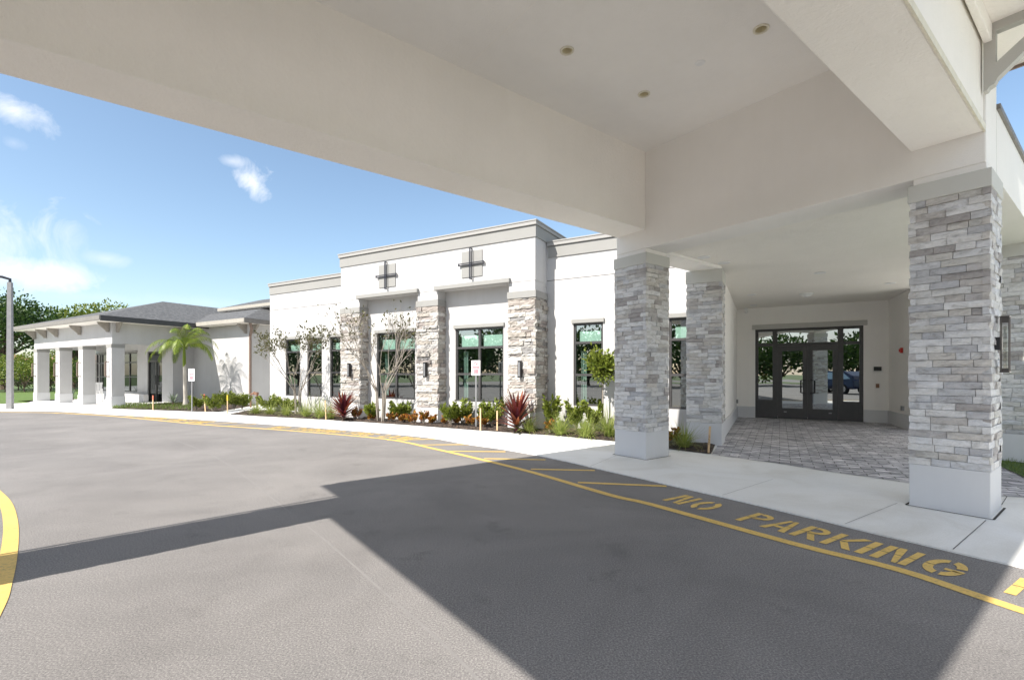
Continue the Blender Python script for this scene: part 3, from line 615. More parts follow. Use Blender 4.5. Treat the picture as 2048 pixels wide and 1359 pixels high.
# ================================================================== MAIN BUILDING (p along, q into)
QF, QR, QW, QD = 10.82, 11.18, 11.52, 17.6
off = (-8.0, QF, 0); o2 = B2(-8.0, QF)
MBD = thing('clinic_building', 'white stucco flat-roofed building with stone pilasters, tall windows and a recessed glass entrance', 'building', (o2.x, o2.y, 0), ROTB)
def window(parent, off, p0, p1, z0, z1, q, rails, mulls, lintel=True, blind=True, room=1.6, fw=.05, curtain=None, glassm='glass', framem='bronze', lint_mat='trim', lo=.1):
    fr = MB(off); f0, f1 = q + .03, q + .1
    fr.box(p0, p0 + fw, f0, f1, z0, z1); fr.box(p1 - fw, p1, f0, f1, z0, z1); fr.box(p0 + fw, p1 - fw, f0, f1, z0, z0 + fw); fr.box(p0 + fw, p1 - fw, f0, f1, z1 - fw, z1)
    for r_ in rails: fr.box(p0 + fw, p1 - fw, f0 + .003, f1 - .003, r_ - .03, r_ + .03)
    for m_ in mulls:
        zz = [z0 + fw] + [v for r_ in rails for v in (r_ - .03, r_ + .03)] + [z1 - fw]
        for i in range(0, len(zz), 2): fr.box(m_ - .035, m_ + .035, f0 + .001, f1 - .001, zz[i], zz[i + 1])
    wn = fr.build('window', M[framem], parent)
    pn = MB(off); pn.quad((p0 + fw, q + .066, z0 + fw), (p1 - fw, q + .066, z0 + fw), (p1 - fw, q + .066, z1 - fw), (p0 + fw, q + .066, z1 - fw)); pn.build('pane', M[glassm], wn)
    rm = MB(off); a, b, c, d = p0 + .002, p1 - .002, q + .11, q + .11 + room
    e = .05
    V = [(a, c, z0), (b, c, z0), (b + e, d, z0 - .3), (a - e, d, z0 - .3), (a, c, z1), (b, c, z1), (b + e, d, z1), (a - e, d, z1)]
    rm.add(V, [(0, 1, 2, 3), (7, 6, 5, 4), (2, 6, 7, 3), (1, 5, 6, 2), (0, 3, 7, 4)]); rm.build('interior', M['room'], wn)
    if blind:
        bl_ = MB(off); top = rails[-1] if rails else z1 - .5
        ms = [p0 + fw] + mulls + [p1 - fw]
        for i in range(len(ms) - 1): bl_.box(ms[i] + .07, ms[i + 1] - .05, q + .15, q + .16, top - .02, z1 - .12 - (z1 - top) * .15)
        bl_.build('roller_blind', M['blind'], wn)
    if curtain:
        c_ = MB(off)
        for i in range(5): c_.box(p0 + fw + .06 + i * .03, p0 + fw + .09 + i * .03, q + .26 + (i % 2) * .04, q + .3 + (i % 2) * .04, z0 + .1, curtain)
        c_.build('curtain', M['curtain'], wn)
    if lintel:
        li = MB(off); li.box(p0 - .04, p1 + .04, q - .06, q + .03, z1 + .003, z1 + .003 + lo); li.build('lintel', M[lint_mat], wn, bevel=.006)
    return wn
def wall(mb, p0, p1, z0, z1, q, holes, depth=.12):
    xs = sorted({p0, p1} | {h[0] for h in holes} | {h[1] for h in holes}); zs = sorted({z0, z1} | {h[2] for h in holes} | {h[3] for h in holes})
    for i in range(len(xs) - 1):
        for k in range(len(zs) - 1):
            cx_, cz = (xs[i] + xs[i + 1]) / 2, (zs[k] + zs[k + 1]) / 2
            if any(h[0] < cx_ < h[1] and h[2] < cz < h[3] for h in holes): continue
            mb.quad((xs[i], q, zs[k]), (xs[i + 1], q, zs[k]), (xs[i + 1], q, zs[k + 1]), (xs[i], q, zs[k + 1]))
    for a, b, c, d in holes:
        mb.quad((a, q, c), (b, q, c), (b, q + depth, c), (a, q + depth, c)); mb.quad((a, q + depth, d), (b, q + depth, d), (b, q, d), (a, q, d))
        mb.quad((a, q, d), (a, q, c), (a, q + depth, c), (a, q + depth, d)); mb.quad((b, q, c), (b, q, d), (b, q + depth, d), (b, q + depth, c))
pl, pr = Bp(682, QF), Bp(1070.5, QF)                     # raised block
ZT = Bz(1070.5, 439.4, QF)
b1 = (Bp(719, QF), Bp(834.5, QF)); b2 = (Bp(875.5, QF), Bp(1017, QF))
ZH1, ZH2 = Bz(836.7, 584, QF), Bz(1022, 565.5, QF); ZH = (ZH1 + ZH2) / 2
ZCB = Bz(1070, 593.4, QF); ZCT = Bz(1070, 579.3, QF)
w2 = (Bp(911, QR), Bp(1007, QR)); zw0, zw1 = Bz(1007, 805, QR), Bz(1007, 652, QR)
c2 = (b2[0] + b2[1]) / 2; c1 = (b1[0] + b1[1]) / 2
sh = c1 - c2; w1 = (w2[0] + sh, w2[1] + sh)
print('block', pl, pr, ZT, 'hdr', ZH1, ZH2, 'cap', ZCB, ZCT, 'win', w2, zw0, zw1, 'bays', b1, b2)
wl = MB(off)
wl.box(pl, pr, QF, QR + .25, ZH, ZT - .1)                                           # upper block
for a, b in ((pl, b1[0]), (b1[1], b2[0]), (b2[1], pr)): wl.box(a + .01, b - .01, QF + .01, QW + .05, ZCT - .02, ZH)
wall(wl, pl + .06, pr - .06, 0, ZH, QR, [(w1[0], w1[1], zw0, zw1), (w2[0], w2[1], zw0, zw1)])
wl.box(pr - .3, pr, QR + .25, 15.5, ZT - 1.6, ZT - .1); wl.box(pl, pl + .3, QR + .25, 15.5, ZT - 1.6, ZT - .1)
# wings
ql = Bp(540, QW); ZW = Bz(1186, 467.4, QW); ZWL = Bz(540, 569.5, QW); print('wing tops', ZW, ZWL)
ZW = (ZW + ZWL) / 2
lw_z0, lw_z1 = Bz(571, 793, QW), Bz(571, 680, QW); rw_z0, rw_z1 = Bz(1205, 809, QW), Bz(1205, 642.5, QW)
print('wz', lw_z0, lw_z1, rw_z0, rw_z1)
wz0, wz1 = (lw_z0 + rw_z0) / 2, (lw_z1 + rw_z1) / 2
lwin = [(Bp(571.3, QW), Bp(600, QW)), (Bp(614.5, QW), Bp(643.8, QW)), (Bp(660, QW), Bp(690, QW))]
ra = (Bp(1147, QW), Bp(1206, QW)); rb = (Bp(1338, QW), Bp(1338, QW) + ra[1] - ra[0])
PE = -1.12
wall(wl, ql, pl + .05, 0, ZW - .1, QW, [(a, b, wz0, wz1) for a, b in lwin]); wall(wl, pr - .05, PE, 0, ZW - .1, QW, [(ra[0], ra[1], wz0, wz1), (rb[0], rb[1], wz0, wz1)])
wl.quad((ql, 19, 0), (ql, QW, 0), (ql, QW, ZW - .1), (ql, 19, ZW - .1))
wl.build('wall', M['wall'], MBD)
rr = MB(off); rr.box(ql + .02, PE, QW + .02, 19, ZW - .3, ZW - .25); rr.box(pl, pr, QR + .3, 15.5, ZT - .3, ZT - .25); rr.build('flat_roof', M['trim'], MBD)
for a, b in lwin: window(MBD, off, a, b, wz0, wz1, QW, [wz0 + (wz1 - wz0) * .41, wz0 + (wz1 - wz0) * .78], [])
window(MBD, off, ra[0], ra[1], wz0, wz1, QW, [wz0 + (wz1 - wz0) * .375, wz0 + (wz1 - wz0) * .765], [], curtain=wz1 - .7); window(MBD, off, rb[0], rb[1], wz0, wz1, QW, [wz0 + (wz1 - wz0) * .375, wz0 + (wz1 - wz0) * .765], [])
for a, b in (w1, w2): window(MBD, off, a, b, zw0, zw1, QR, [zw0 + (zw1 - zw0) * .375, zw0 + (zw1 - zw0) * .735], [(a + b) / 2], curtain=zw1 - .65)
# belts, copings, reveals
def parapet(p0, p1, q, zt, back, qs=None):
    bd = MB(off); bd.box(p0 - .03, p1 + .03, q - .03, back, zt - .43, zt - .14); bd.build('parapet_band', M['trim'], MBD)
    cp = MB(off); cp.box(p0 - .06, p1 + .06, q - .07, back + .002, zt - .13, zt - .04); cp.box(p0 - .075, p1 + .075, q - .085, back + .004, zt - .038, zt); cp.build('coping', M['lcap'], MBD, bevel=.008)
parapet(pl, pr, QF, ZT, 15.5); parapet(ql + .03, pl - .08, QW, ZW, QW + .3); parapet(pr + .08, PE - .05, QW, ZW, QW + .3)
ZREV = (Bz(541, 622, QW) + Bz(1228, 545.5, QW)) / 2
for a, b in ((ql, pl), (pr, PE)): rv = MB(off); rv.box(a, b, QW - .002, QW + .02, ZREV - .007, ZREV + .007); rv.build('stucco_reveal', M['joint'], MBD)
for (a, b), px0, px1 in ((b1, 716.7, 836.7), (b2, 871, 1022)):
    h_ = MB(off); h_.box(a - .07, b + .07, QF - .1, QF + .02, ZH - .005, ZH + .11); h_.build('bay_header', M['trim'], MBD, bevel=.008)
for a, b in ((pl, b1[0]), (b1[1], b2[0]), (b2[1], pr)):
    stone_column(MBD, off, a, b, QF, QW + .02, .47, ZCB, ZCT, 'stone_pilaster', 'flag', .085, 'FRL', .45, .03, (.12, .6), .014, .035)
# sconces on the pilasters
for px in (700, 852, 1041):
    p = Bp(px, QF - .05); k = MB(off); k.box(p - .045, p + .045, QF - .13, QF - .05, 1.36, 1.8); k.box(p - .035, p + .035, QF - .06, QF + .0, 1.48, 1.68); c = k.build('wall_sconce', M['black'], MBD)
    k = MB(off); k.box(p - .022, p + .022, QF - .135, QF - .13, 1.4, 1.76); k.build('diffuser', M['steel'], c)
# ornaments on the raised block
for cxp, yy0, yy1, xx0, xx1 in ((775, 531.5, 576, 758.5, 791.5), (944.5, 505, 556, 924, 965)):
    p0, p1 = Bp(xx0, QF), Bp(xx1, QF); z1 = Bz(xx0, yy0, QF) ; z0 = Bz(xx0, yy1, QF)
    pc = (p0 + p1) / 2; zc = (z0 + z1) / 2; hs = (p1 - p0) / 2; vs_ = (z1 - z0) / 2
    k = MB(off); k.box(pc - hs, pc + hs, QF - .025, QF, zc - vs_, zc + vs_); orn = k.build('wall_ornament', M['trim'], MBD)
    k = MB(off); e = .09
    A = hs + .075; Bv = vs_ + .065
    for dz in (-.0, .0):
        pass
    yq = QF - .09
    for sgn in (-1, 1):
        k.bar((pc + sgn * .026, yq, zc - Bv), (pc + sgn * .026, yq, zc + Bv), .022); 
    k.bar((pc - .026, yq, zc + Bv), (pc + .026, yq, zc + Bv), .022); k.bar((pc - .026, yq, zc - Bv), (pc + .026, yq, zc - Bv), .022)
    for zz in (-.022, .022): k.bar((pc - A, yq + .025, zc + zz), (pc + A, yq + .025, zc + zz), .022)
    for sgn in (-1, 1):
        k.bar((pc + sgn * A, yq + .025, zc - .04), (pc + sgn * A, yq + .025, zc + .04), .022); k.bar((pc + sgn * A, yq + .025, zc), (pc + sgn * A, QF, zc), .022)
    k.bar((pc, yq, zc + Bv), (pc, QF, zc + Bv), .022); k.bar((pc, yq, zc - Bv), (pc, QF, zc - Bv), .022)
    k.build('metal_cross', M['navy'], orn)
# ------------------------------------------------------------------ recessed entrance
ZE = 3.63
PLN, PLF, PRN, PRF = -1.09, -1.25, 3.05, 2.80
en = MB(off)
en.quad((PLN, 10.9, 0), (PLF, QD, 0), (PLF, QD, ZE), (PLN, 10.9, ZE)); en.quad((PRF, QD, 0), (2.93, 15.4, 0), (2.93, 15.4, ZE), (PRF, QD, ZE))
d0, d1 = Bp(1510.5, QD), Bp(1727, QD); dz1 = Bz(1510.5, 659, QD); dl = Bz(1580, 691, QD)
print('door', d0, d1, dz1, dl)
wall(en, PLF, PRF, 0, ZE, QD, [(d0, d1, 0, dz1)])
en.quad((2.93, 15.4, 0), (13, 15.4, 0), (13, 15.4, 4.3), (2.93, 15.4, 4.3)); en.quad((13, 15.4, 0), (13, 19, 0), (13, 19, 4.3), (13, 15.4, 4.3)); en.quad((PLN - .02, 10.9, 0), (PLN, 10.9, 0), (PLN, 10.9, ZE), (PLN - .02, 10.9, ZE)); en.build('entrance_wall', M['pwall'], MBD)
bb = MB(off)
def baseb(mb, A, Bq, t_=.03, h=.385):
    A, Bq = Vector(A), Vector(Bq); d = (Bq - A).normalized(); n = Vector((d.y, -d.x)) * t_
    mb.prism([tuple(A), tuple(Bq), tuple(Bq + n), tuple(A + n)], .015, h)
baseb(bb, (PLN, 10.9), (PLF, QD)); baseb(bb, (PLF + .03, QD), (d0, QD), .03); baseb(bb, (d1, QD), (PRF - .03, QD), .03); baseb(bb, (PRF, QD), (2.93, 15.4))
bb.build('base_band', M['base'], MBD)
# ceiling slab and parapet of the connector
cs = MB(off)
cpoly = [toB(P2(-5.0, 7.26)), (-1.15, 10.55), (-1.35, 17.9), (3.2, 17.9), toB(P2(-1.3, 11.7)), toB(P2(-1.3, 7.26))]
cs.prism(cpoly, ZE, ZE + .1); cs.build('entrance_ceiling', M['soffit'], MBD)
sd = MB(off)
def plank(mb, A, Bq, w_, z0, z1):
    A, Bq = Vector(A), Vector(Bq); d = (Bq - A).normalized(); n = Vector((-d.y, d.x)) * w_
    mb.prism([tuple(A), tuple(Bq), tuple(Bq + n), tuple(A + n)], z0, z1)
plank(sd, toB(P2(-.88, 7.256)), toB(P2(-.88, 14.5)), .57, ZL, 4.3); sd.build('side_lintel', M['pwall'], MBD); sd = MB(off)
plank(sd, toB(P2(-4.98, 7.256)), (-1.02, 10.42), .52, ZL, 4.3)
sd.build('side_lintel', M['pwall'], MBD)
cp = MB(off); plank(cp, toB(P2(-.85, 7.262)), toB(P2(-.85, 14.5)), .63, 4.303, 4.36); cp.build('coping', M['fascia'], MBD)
stone_column(MBD, off, -1.68, -1.02, 10.37, 11.0, .46, 3.32, ZL)
# column at the right of the entrance stands square to the portico
o3 = P2(-1.165, 11.53)
c3 = MB((0, 0, 0)); c3.box(-.2, .2, -.2, .2, .02, 3.5); C3 = c3.build('stone_column', M['joint'], MBD)
C3.location = ((o3.dot(BX) - off[0]), (o3.dot(BY) - off[1]), 0); C3.rotation_euler = (0, 0, ROTP - ROTB)
b = MB(); b.box(-.33, .33, -.33, .33, 0, .474); b.build('plinth', M['base'], C3, bevel=.008)
s_ = MB(); stones(s_, -.31, .31, -.31, .31, .474, 3.37); s_.build('stone_cladding', M['stone'], C3)
b = MB(); b.box(-.33, .33, -.33, .33, 3.37, ZL); b.build('capital', M['pband'], C3)
# entrance doors
fr = MB(off); q0, q1 = QD + .02, QD + .12
m1, m2, mc = Bp(1550, QD), Bp(1681.5, QD), Bp(1615.5, QD)
for a, b in ((d0, d0 + .09), (m1 - .07, m1 + .07), (m2 - .07, m2 + .07), (d1 - .09, d1)): fr.box(a, b, q0, q1, .02, dz1)
for a, b in ((d0 + .09, m1 - .07), (m1 + .07, m2 - .07), (m2 + .07, d1 - .09)):
    fr.box(a, b, q0, q1, dz1 - .08, dz1); fr.box(a, b, q0, q1, dl, dl + .09)
for a, b in ((d0 + .09, m1 - .07), (m2 + .07, d1 - .09)): fr.box(a, b, q0 + .01, q1, .02, .62)
DF = fr.build('entrance_glazing', M['bronze'], MBD)
pn = MB(off)
for a, b in ((d0 + .09, m1 - .07), (m1 + .07, m2 - .07), (m2 + .07, d1 - .09)): pn.quad((a, QD + .07, dl + .09), (b, QD + .07, dl + .09), (b, QD + .07, dz1 - .08), (a, QD + .07, dz1 - .08))
for a, b in ((d0 + .09, m1 - .07), (m2 + .07, d1 - .09)): pn.quad((a, QD + .07, .62), (b, QD + .07, .62), (b, QD + .07, dl), (a, QD + .07, dl))
pn.build('pane', M['dglass'], DF)
for a, b, s_ in ((m1 + .075, mc - .004, 1), (mc + .004, m2 - .075, -1)):
    k = MB(off); qa, qb = QD + .03, QD + .085; st = .13
    k.box(a, a + st, qa, qb, .03, dl - .005); k.box(b - st, b, qa, qb, .03, dl - .005); k.box(a + st, b - st, qa, qb, .03, .36); k.box(a + st, b - st, qa, qb, dl - .165, dl - .005)
    D = k.build('door', M['bronze'], MBD)
    k = MB(off); k.quad((a + st, QD + .058, .36), (b - st, QD + .058, .36), (b - st, QD + .058, dl - .165), (a + st, QD + .058, dl - .165)); k.build('pane', M['dglass'], D)
    hx = (b - .06) if s_ == 1 else (a + .06); ox = -.12 * s_
    k = MB(off); k.tube([(hx, QD + .03, 1.27), (hx, QD - .03, 1.27), (hx + ox * .25, QD - .05, 1.27), (hx + ox, QD - .05, 1.25), (hx + ox, QD - .05, .87), (hx + ox * .25, QD - .05, .85), (hx, QD - .03, .85), (hx, QD + .03, .85)], .02, 8); k.build('handle', M['black'], D)
    k = MB(off); cxk = (a + b) / 2 - .2 * s_; k.lathe((0, 0, 0), [(.001, 0)], 3) if False else k.box(cxk - .04, cxk + .04, qa - .012, qa, .23, .26); k.build('kick_latch', M['steel'], D)
k = MB(off); k.box(d0 - .09, d1 + .09, QD - .06, QD + .02, dz1 + .003, dz1 + .15); k.build('door_header', M['ptrim'], MBD, bevel=.006)
k = MB(off); k.add([(d0, QD + .13, 0), (d1, QD + .13, 0), (d1 + 1, QD + 5, 0), (d0 - 1, QD + 5, 0), (d0, QD + .13, dz1), (d1, QD + .13, dz1), (d1 + 1, QD + 5, dz1 + .3), (d0 - 1, QD + 5, dz1 + .3)], [(0, 1, 2, 3), (7, 6, 5, 4), (2, 6, 7, 3), (1, 5, 6, 2), (0, 3, 7, 4)]); k.build('lobby_interior', M['room'], MBD)
# small fittings in the entrance
k = MB(off); p = Bp(1755, QD); z_ = Bz(1755, 737, QD); k.box(p - .09, p + .09, QD - .05, QD, z_ - .06, z_ + .06); k.build('door_intercom', M['black'], MBD)
k = MB(off); z_ = Bz(1755, 771, QD); k.box(p - .04, p + .04, QD - .03, QD, z_ - .06, z_ + .06); k.build('card_reader', M['rust'], MBD)
pa = 2.87; k = MB(off); k.box(pa - .05, pa, 16.17, 16.28, 2.02, 2.16); k.box(pa - .075, pa - .05, 16.19, 16.26, 2.05, 2.13); k.build('fire_alarm', M['red'], MBD)
k = MB(off); k.box(pa - .04, pa + .02, 16.1, 16.24, .48, .6); k.build('outlet_cover', M['steel'], MBD)
k = MB(off); k.box(PLF - .02, PLF + .06, 17.2, 17.32, .5, .62); k.build('outlet_cover', M['steel'], MBD)
k = MB(off); pc_ = Bp(1492, QD - .12); k.lathe((pc_, QD - .15, ZE - .16), [(.02, 0), (.055, .02), (.06, .06), (.03, .09), (.03, .12), (.06, .13), (.06, .16)], 14); k.lathe((pc_, QD - .2, ZE - .14), [(.025, 0), (.03, .05)], 10); k.build('security_camera', M['white'], MBD)
Y = F * (ZE - EYE) / (HY - 587); pt = Vector(((1613 - CX) / F * Y, Y)); pq = toB(pt)
k = MB(off); k.lathe((pq[0], pq[1], ZE - .09), [(.05, 0), (.1, .02), (.13, .05), (.13, .06), (.17, .065), (.17, .09)], 18); k.build('ceiling_dome_light', M['white'], MBD)
for px, py in ((1503, 589), (1507, 610), (1780, 566), (1408, 514), (1448, 525), (1640, 545)):
    Y = F * (ZE - EYE) / (HY - py); pt = Vector(((px - CX) / F * Y, Y)); pq = toB(pt)
    k = MB(off); k.lathe((pq[0], pq[1], ZE - .01), [(.09, .003), (.11, 0), (.115, .011)], 16); k.build('recessed_light', M['white'], MBD)
# ================================================================== HIP-ROOFED WING BUILDING
off = (-29, 9.5, 0); o2 = B2(-29, 9.5)
HB = thing('hip_roofed_building', 'low white building at far left with grey shingle hip roof and four-column porch', 'building', (o2.x, o2.y, 0), ROTB)
QP, QDW, QWG = 9.45, 12.2, 13.16
ZBM, ZEV = 2.78, 3.72
cps = [Bp(x, QP) for x in (74.4, 119, 165.5, 223)]; print('porch cols', cps)
cw, cd = .48, .48
for c in cps:
    k = MB(off); k.box(c - cw, c, QP, QP + cd, .4, ZBM); col = k.build('porch_column', M['wall'], HB)
    k = MB(off); k.box(c - cw - .02, c + .02, QP - .02, QP + cd + .02, .0, .48); k.build('plinth', M['base'], col)
    k = MB(off); k.box(c - cw - .015, c + .015, QP - .015, QP + cd + .015, ZBM - .16, ZBM); k.build('capital', M['trim'], col)
    k = MB(off); x_ = c - cw / 2
    k.bar((x_, QP - .13, 1.35), (x_, QP - .13, 2.0), .04); k.bar((x_, QP - .13, 2.0), (x_, QP, 2.0), .04); k.bar((x_, QP - .13, 1.35), (x_, QP, 1.35), .04); k.build('wall_sconce', M['brown'], col)
xr = cps[-1]; xl = cps[0] - cw; qs_end = QDW
k = MB(off); k.box(xl, xr, QP + .02, QP + .4, ZBM, ZEV); k.box(xr - .4, xr, QP + .4, QDW, ZBM + .02, ZEV); k.box(xl, xl + .4, QP + .4, QDW, ZBM + .02, ZEV); k.build('entablature', M['wall'], HB)
k = MB(off); k.box(xl + .4, xr - .4, QP + .4, QDW, ZBM + .3, ZBM + .34); k.build('porch_ceiling', M['wall'], HB)
xc = Bp(346, QDW)
wd = (Bp(192, QDW), Bp(213, QDW)); wd2 = (Bp(241, QDW), Bp(274.5, QDW)); wt, wb = Bz(258, 705, QDW), Bz(258, 783, QDW)
dd = (Bp(295, QDW), Bp(324, QDW)); ddz = Bz(310, 702, QDW); print('hip', xc, wd, wd2, wt, wb, dd, ddz)
k = MB(off)
wall(k, xl, xc, 0, ZEV, QDW, [(wd[0], wd[1], wb, wt), (wd2[0], wd2[1], wb, wt), (dd[0], dd[1], 0, ddz)])
k.quad((xc, QDW, 0), (xc, QWG, 0), (xc, QWG, ZEV), (xc, QDW, ZEV))
xw = Bp(498, QWG)
wall(k, xc, xw, 0, ZEV + .05, QWG, []); k.quad((xw, QWG, 0), (xw, 19, 0), (xw, 19, ZEV + .05), (xw, QWG, ZEV + .05)); k.quad((xl, 19, 0), (xl, QDW, 0), (xl, QDW, ZEV), (xl, 19, ZEV))
k.box(-29, -16.5, 15.9, 19, 3.5, 5.0)
k.build('wall', M['wall'], HB)
for w_ in (wd, wd2): window(HB, off, w_[0], w_[1], wb, wt, QDW, [wb + (wt - wb) * .38, wb + (wt - wb) * .75], [(w_[0] + w_[1]) / 2], blind=False, lo=.06, glassm='pglass')
k = MB(off); k.box(dd[0], dd[1], QDW + .04, QDW + .1, ddz - .55, ddz - .45); k.box(dd[0], dd[0] + .07, QDW + .04, QDW + .1, .03, ddz); k.box(dd[1] - .07, dd[1], QDW + .04, QDW + .1, .03, ddz); mid = (dd[0] + dd[1]) / 2; k.box(mid - .07, mid + .07, QDW + .05, QDW + .1, .03, ddz - .55); k.box(dd[0] + .07, dd[1] - .07, QDW + .04, QDW + .1, ddz - .07, ddz); D = k.build('door', M['bronze'], HB)
k = MB(off); k.quad((dd[0], QDW + .075, .03), (dd[1], QDW + .075, .03), (dd[1], QDW + .075, ddz), (dd[0], QDW + .075, ddz)); k.build('pane', M['pglass'], D)
k = MB(off); k.add([(dd[0], QDW + .12, 0), (dd[1], QDW + .12, 0), (dd[1], QDW + 2, 0), (dd[0], QDW + 2, 0), (dd[0], QDW + .12, ddz), (dd[1], QDW + .12, ddz), (dd[1], QDW + 2, ddz), (dd[0], QDW + 2, ddz)], [(0, 1, 2, 3), (7, 6, 5, 4), (2, 6, 7, 3), (1, 5, 6, 2), (0, 3, 7, 4)]); k.build('interior', M['room'], D)
k = MB(off); k.bar((mid + .1, QDW + .0, .9), (mid + .1, QDW + .0, 1.4), .03); k.build('handle', M['black'], D)
# roofs
EO = .62
ex0, ex1, eq = xl - EO, xr + EO, QP - EO
apx = (ex0 + ex1) / 2 - .3; apq = 13.6; apz = 5.55
k = MB(off); V = [(ex0, eq, ZEV + .22), (ex1, eq, ZEV + .22), (ex1, 17.5, ZEV + .22), (ex0, 19, ZEV + .22), (apx, apq, apz), (apx, 19, apz), (ex1, 19, ZEV + .22)]
k.add(V, [(0, 1, 4), (1, 6, 5, 4), (3, 0, 4, 5)]); RO = k.build('roof', M['shingle'], HB)
k = MB(off); k.box(ex0, ex1, eq, QP + .02, ZEV, ZEV + .05); k.box(xr, ex1, QP + .02, 17, ZEV, ZEV + .05); k.box(ex0, xl, QP + .02, 17, ZEV, ZEV + .05); k.build('eave_soffit', M['soffit'], RO)
k = MB(off); k.box(ex0 - .05, ex1 + .05, eq - .05, eq, ZEV + .03, ZEV + .21); k.build('gutter', M['fascia'], RO)
for a in (ex1, ex0 - .05): k = MB(off); k.box(a, a + .05, eq, 17, ZEV - .012, ZEV + .212); k.build('gutter', M['dfascia'], RO)
# wing hip roof
wq = QWG - .55; wx = xw + .55; wz = ZEV + .26
k = MB(off); V = [(-28.5, wq, wz), (wx, wq, wz), (wx, 19, wz), (wx - 2.1, wq + 2.1, wz + .8), (-28.5, wq + 2.1, wz + .8), (wx - 2.1, 19, wz + .8)]
k.add(V, [(0, 1, 3, 4), (1, 2, 5, 3), (4, 3, 5)]); RW = k.build('roof', M['shingle'], HB)
k = MB(off); k.box(-26.5, wx, wq, QWG, wz - .2, wz - .16); k.box(xw, wx, QWG, 18, wz - .2, wz - .16); k.build('eave_soffit', M['soffit'], RW)
k = MB(off); k.box(ex1 + .06, wx + .05, wq - .06, wq, wz - .19, wz - .012); k.build('gutter', M['wgut'], RW)
k = MB(off); k.box(wx, wx + .05, wq, 18, wz - .212, wz - .014); k.build('gutter', M['fascia'], RW)
# upper roof behind
k = MB(off); uz = 5.12; k.add([(-27.3, 15.0, uz), (-14, 15.0, uz), (-14, 18.2, uz + 1.0), (-28.5, 18.2, uz + 1.0), (-14, 22, uz), (-30, 22, uz)], [(0, 1, 2, 3), (3, 2, 4, 5)]); RU = k.build('roof', M['shingle'], HB)
k = MB(off); k.box(-27.3, -14, 14.94, 15.0, uz - .17, uz - .01); k.build('gutter', M['wgut'], RU)
k = MB(off); k.box(-27.3, -14, 15.0, 16, uz - .21, uz - .17); k.build('eave_soffit', M['soffit'], RU)
# brackets and downspout
def brk(x, y_, z, dx, dy, par):
    k = MB(off); bracket(k, x, y_, z, dx, dy, .42, .42, .09, .1, False); k.build('eave_bracket', M['hbrk'], par)
for c in cps: brk(c - cw / 2, QP, ZEV, 0, -1, HB)
brk((cps[0] + cps[1]) / 2 - cw / 2, QP, ZEV, 0, -1, HB)
for q_ in (QP + .2, QDW - .1): brk(xr, q_, ZEV, 1, 0, HB)
brk(xl, QP + .2, ZEV, -1, 0, HB)
brk(xw - .2, QWG, wz - .2, 0, -1, HB); brk(xw, QWG + .2, wz - .2, 1, 0, HB)
k = MB(off); k.tube([(wx - .05, QWG - .25, wz - .2), (wx - .1, QWG - .15, wz - .45), (xw + .06, QWG + .02, wz - .75), (xw + .06, QWG + .02, .55)], .06, 8); k.build('downspout', M['brown'], HB)
k = MB(off); k.box(xl - 1, xr + .1, QP - .4, QDW + .1, .016, .03); k.build('porch_floor', M['concrete'], HB)
k = MB(off); k.box(Bp(246, QDW - .5), Bp(290, QDW - .5), QDW - .55, QDW - .35, .03, .42); k.build('low_wall', M['wall'], HB)
# ================================================================== STREET FURNITURE
def at(px, py, h=0): v = gp(px, py); return (v.x, v.y, h)
# lamp post
l = at(20, 818); k = MB(); k.box(-.088, .088, -.088, .088, 0, 5.25, .022); LPo = thing('lamp_post', 'square white concrete lamp post with dark curved arm at the far left kerb', 'lamp post', l, R(20)); k.build('pole', M['pole'], LPo)
k = MB(); k.tube([(0, 0, 5.15), (0, 0, 5.38), (-.25, 0, 5.46), (-.8, 0, 5.52), (-1.4, 0, 5.56)], .055, 8); k.build('arm', M['navy'], LPo)
k = MB(); k.box(-1.95, -1.3, -.16, .16, 5.5, 5.62, .03); k.build('luminaire', M['navy'], LPo)
def sign(px, py, w_, z0, z1, label, face):
    v = gp(px, py); T_ = thing('parking_sign', label, 'sign', (v.x, v.y, .02), face, 'small white signs with red marks on metal posts')
    k = MB(); k.box(-.021, .021, -.012, .012, 0, z1 - .05); k.build('post', M['steel'], T_)
    k = MB(); k.box(-w_, w_, -.022, -.0155, z0, z1); pn = k.build('panel', M['white'], T_, bevel=.003)
    k = MB(); y_ = -.0245; H_ = z1 - z0
    n = 14; zc = z1 - H_ * .19; r0 = H_ * .13
    for i in range(n):
        a0, a1 = 2 * math.pi * i / n, 2 * math.pi * (i + 1) / n
        k.quad(*[(r * math.cos(t_), y_, zc + r * math.sin(t_)) for r, t_ in ((r0, a0), (r0, a1), (r0 * .7, a1), (r0 * .7, a0))])
    k.quad((-r0 * .7, y_ - .0005, zc + r0 * .5), (-r0 * .5, y_ - .0005, zc + r0 * .7), (r0 * .7, y_ - .0005, zc - r0 * .5), (r0 * .5, y_ - .0005, zc - r0 * .7))
    for i in range(8):
        x_ = -w_ * .78 + i * w_ * .21; k.quad((x_, y_, z1 - H_ * .54), (x_ + w_ * .12, y_, z1 - H_ * .54), (x_ + w_ * .12, y_, z1 - H_ * .38), (x_, y_, z1 - H_ * .38))
    for i in range(4):
        x_ = -w_ * .5 + i * w_ * .27; k.quad((x_, y_, z1 - H_ * .84), (x_ + w_ * .17, y_, z1 - H_ * .84), (x_ + w_ * .17, y_, z1 - H_ * .6), (x_, y_, z1 - H_ * .6))
    k.quad((-w_ * .5, y_, z1 - H_ * .9), (w_ * .5, y_, z1 - H_ * .9), (w_ * .5, y_, z1 - H_ * .86), (-w_ * .5, y_, z1 - H_ * .86))
    k.build('red_marks', M['redink'], pn)
sign(952, 856, .12, 1.4, 1.8, 'white sign with red marks on a steel post in front of the tall double window', R(-8))
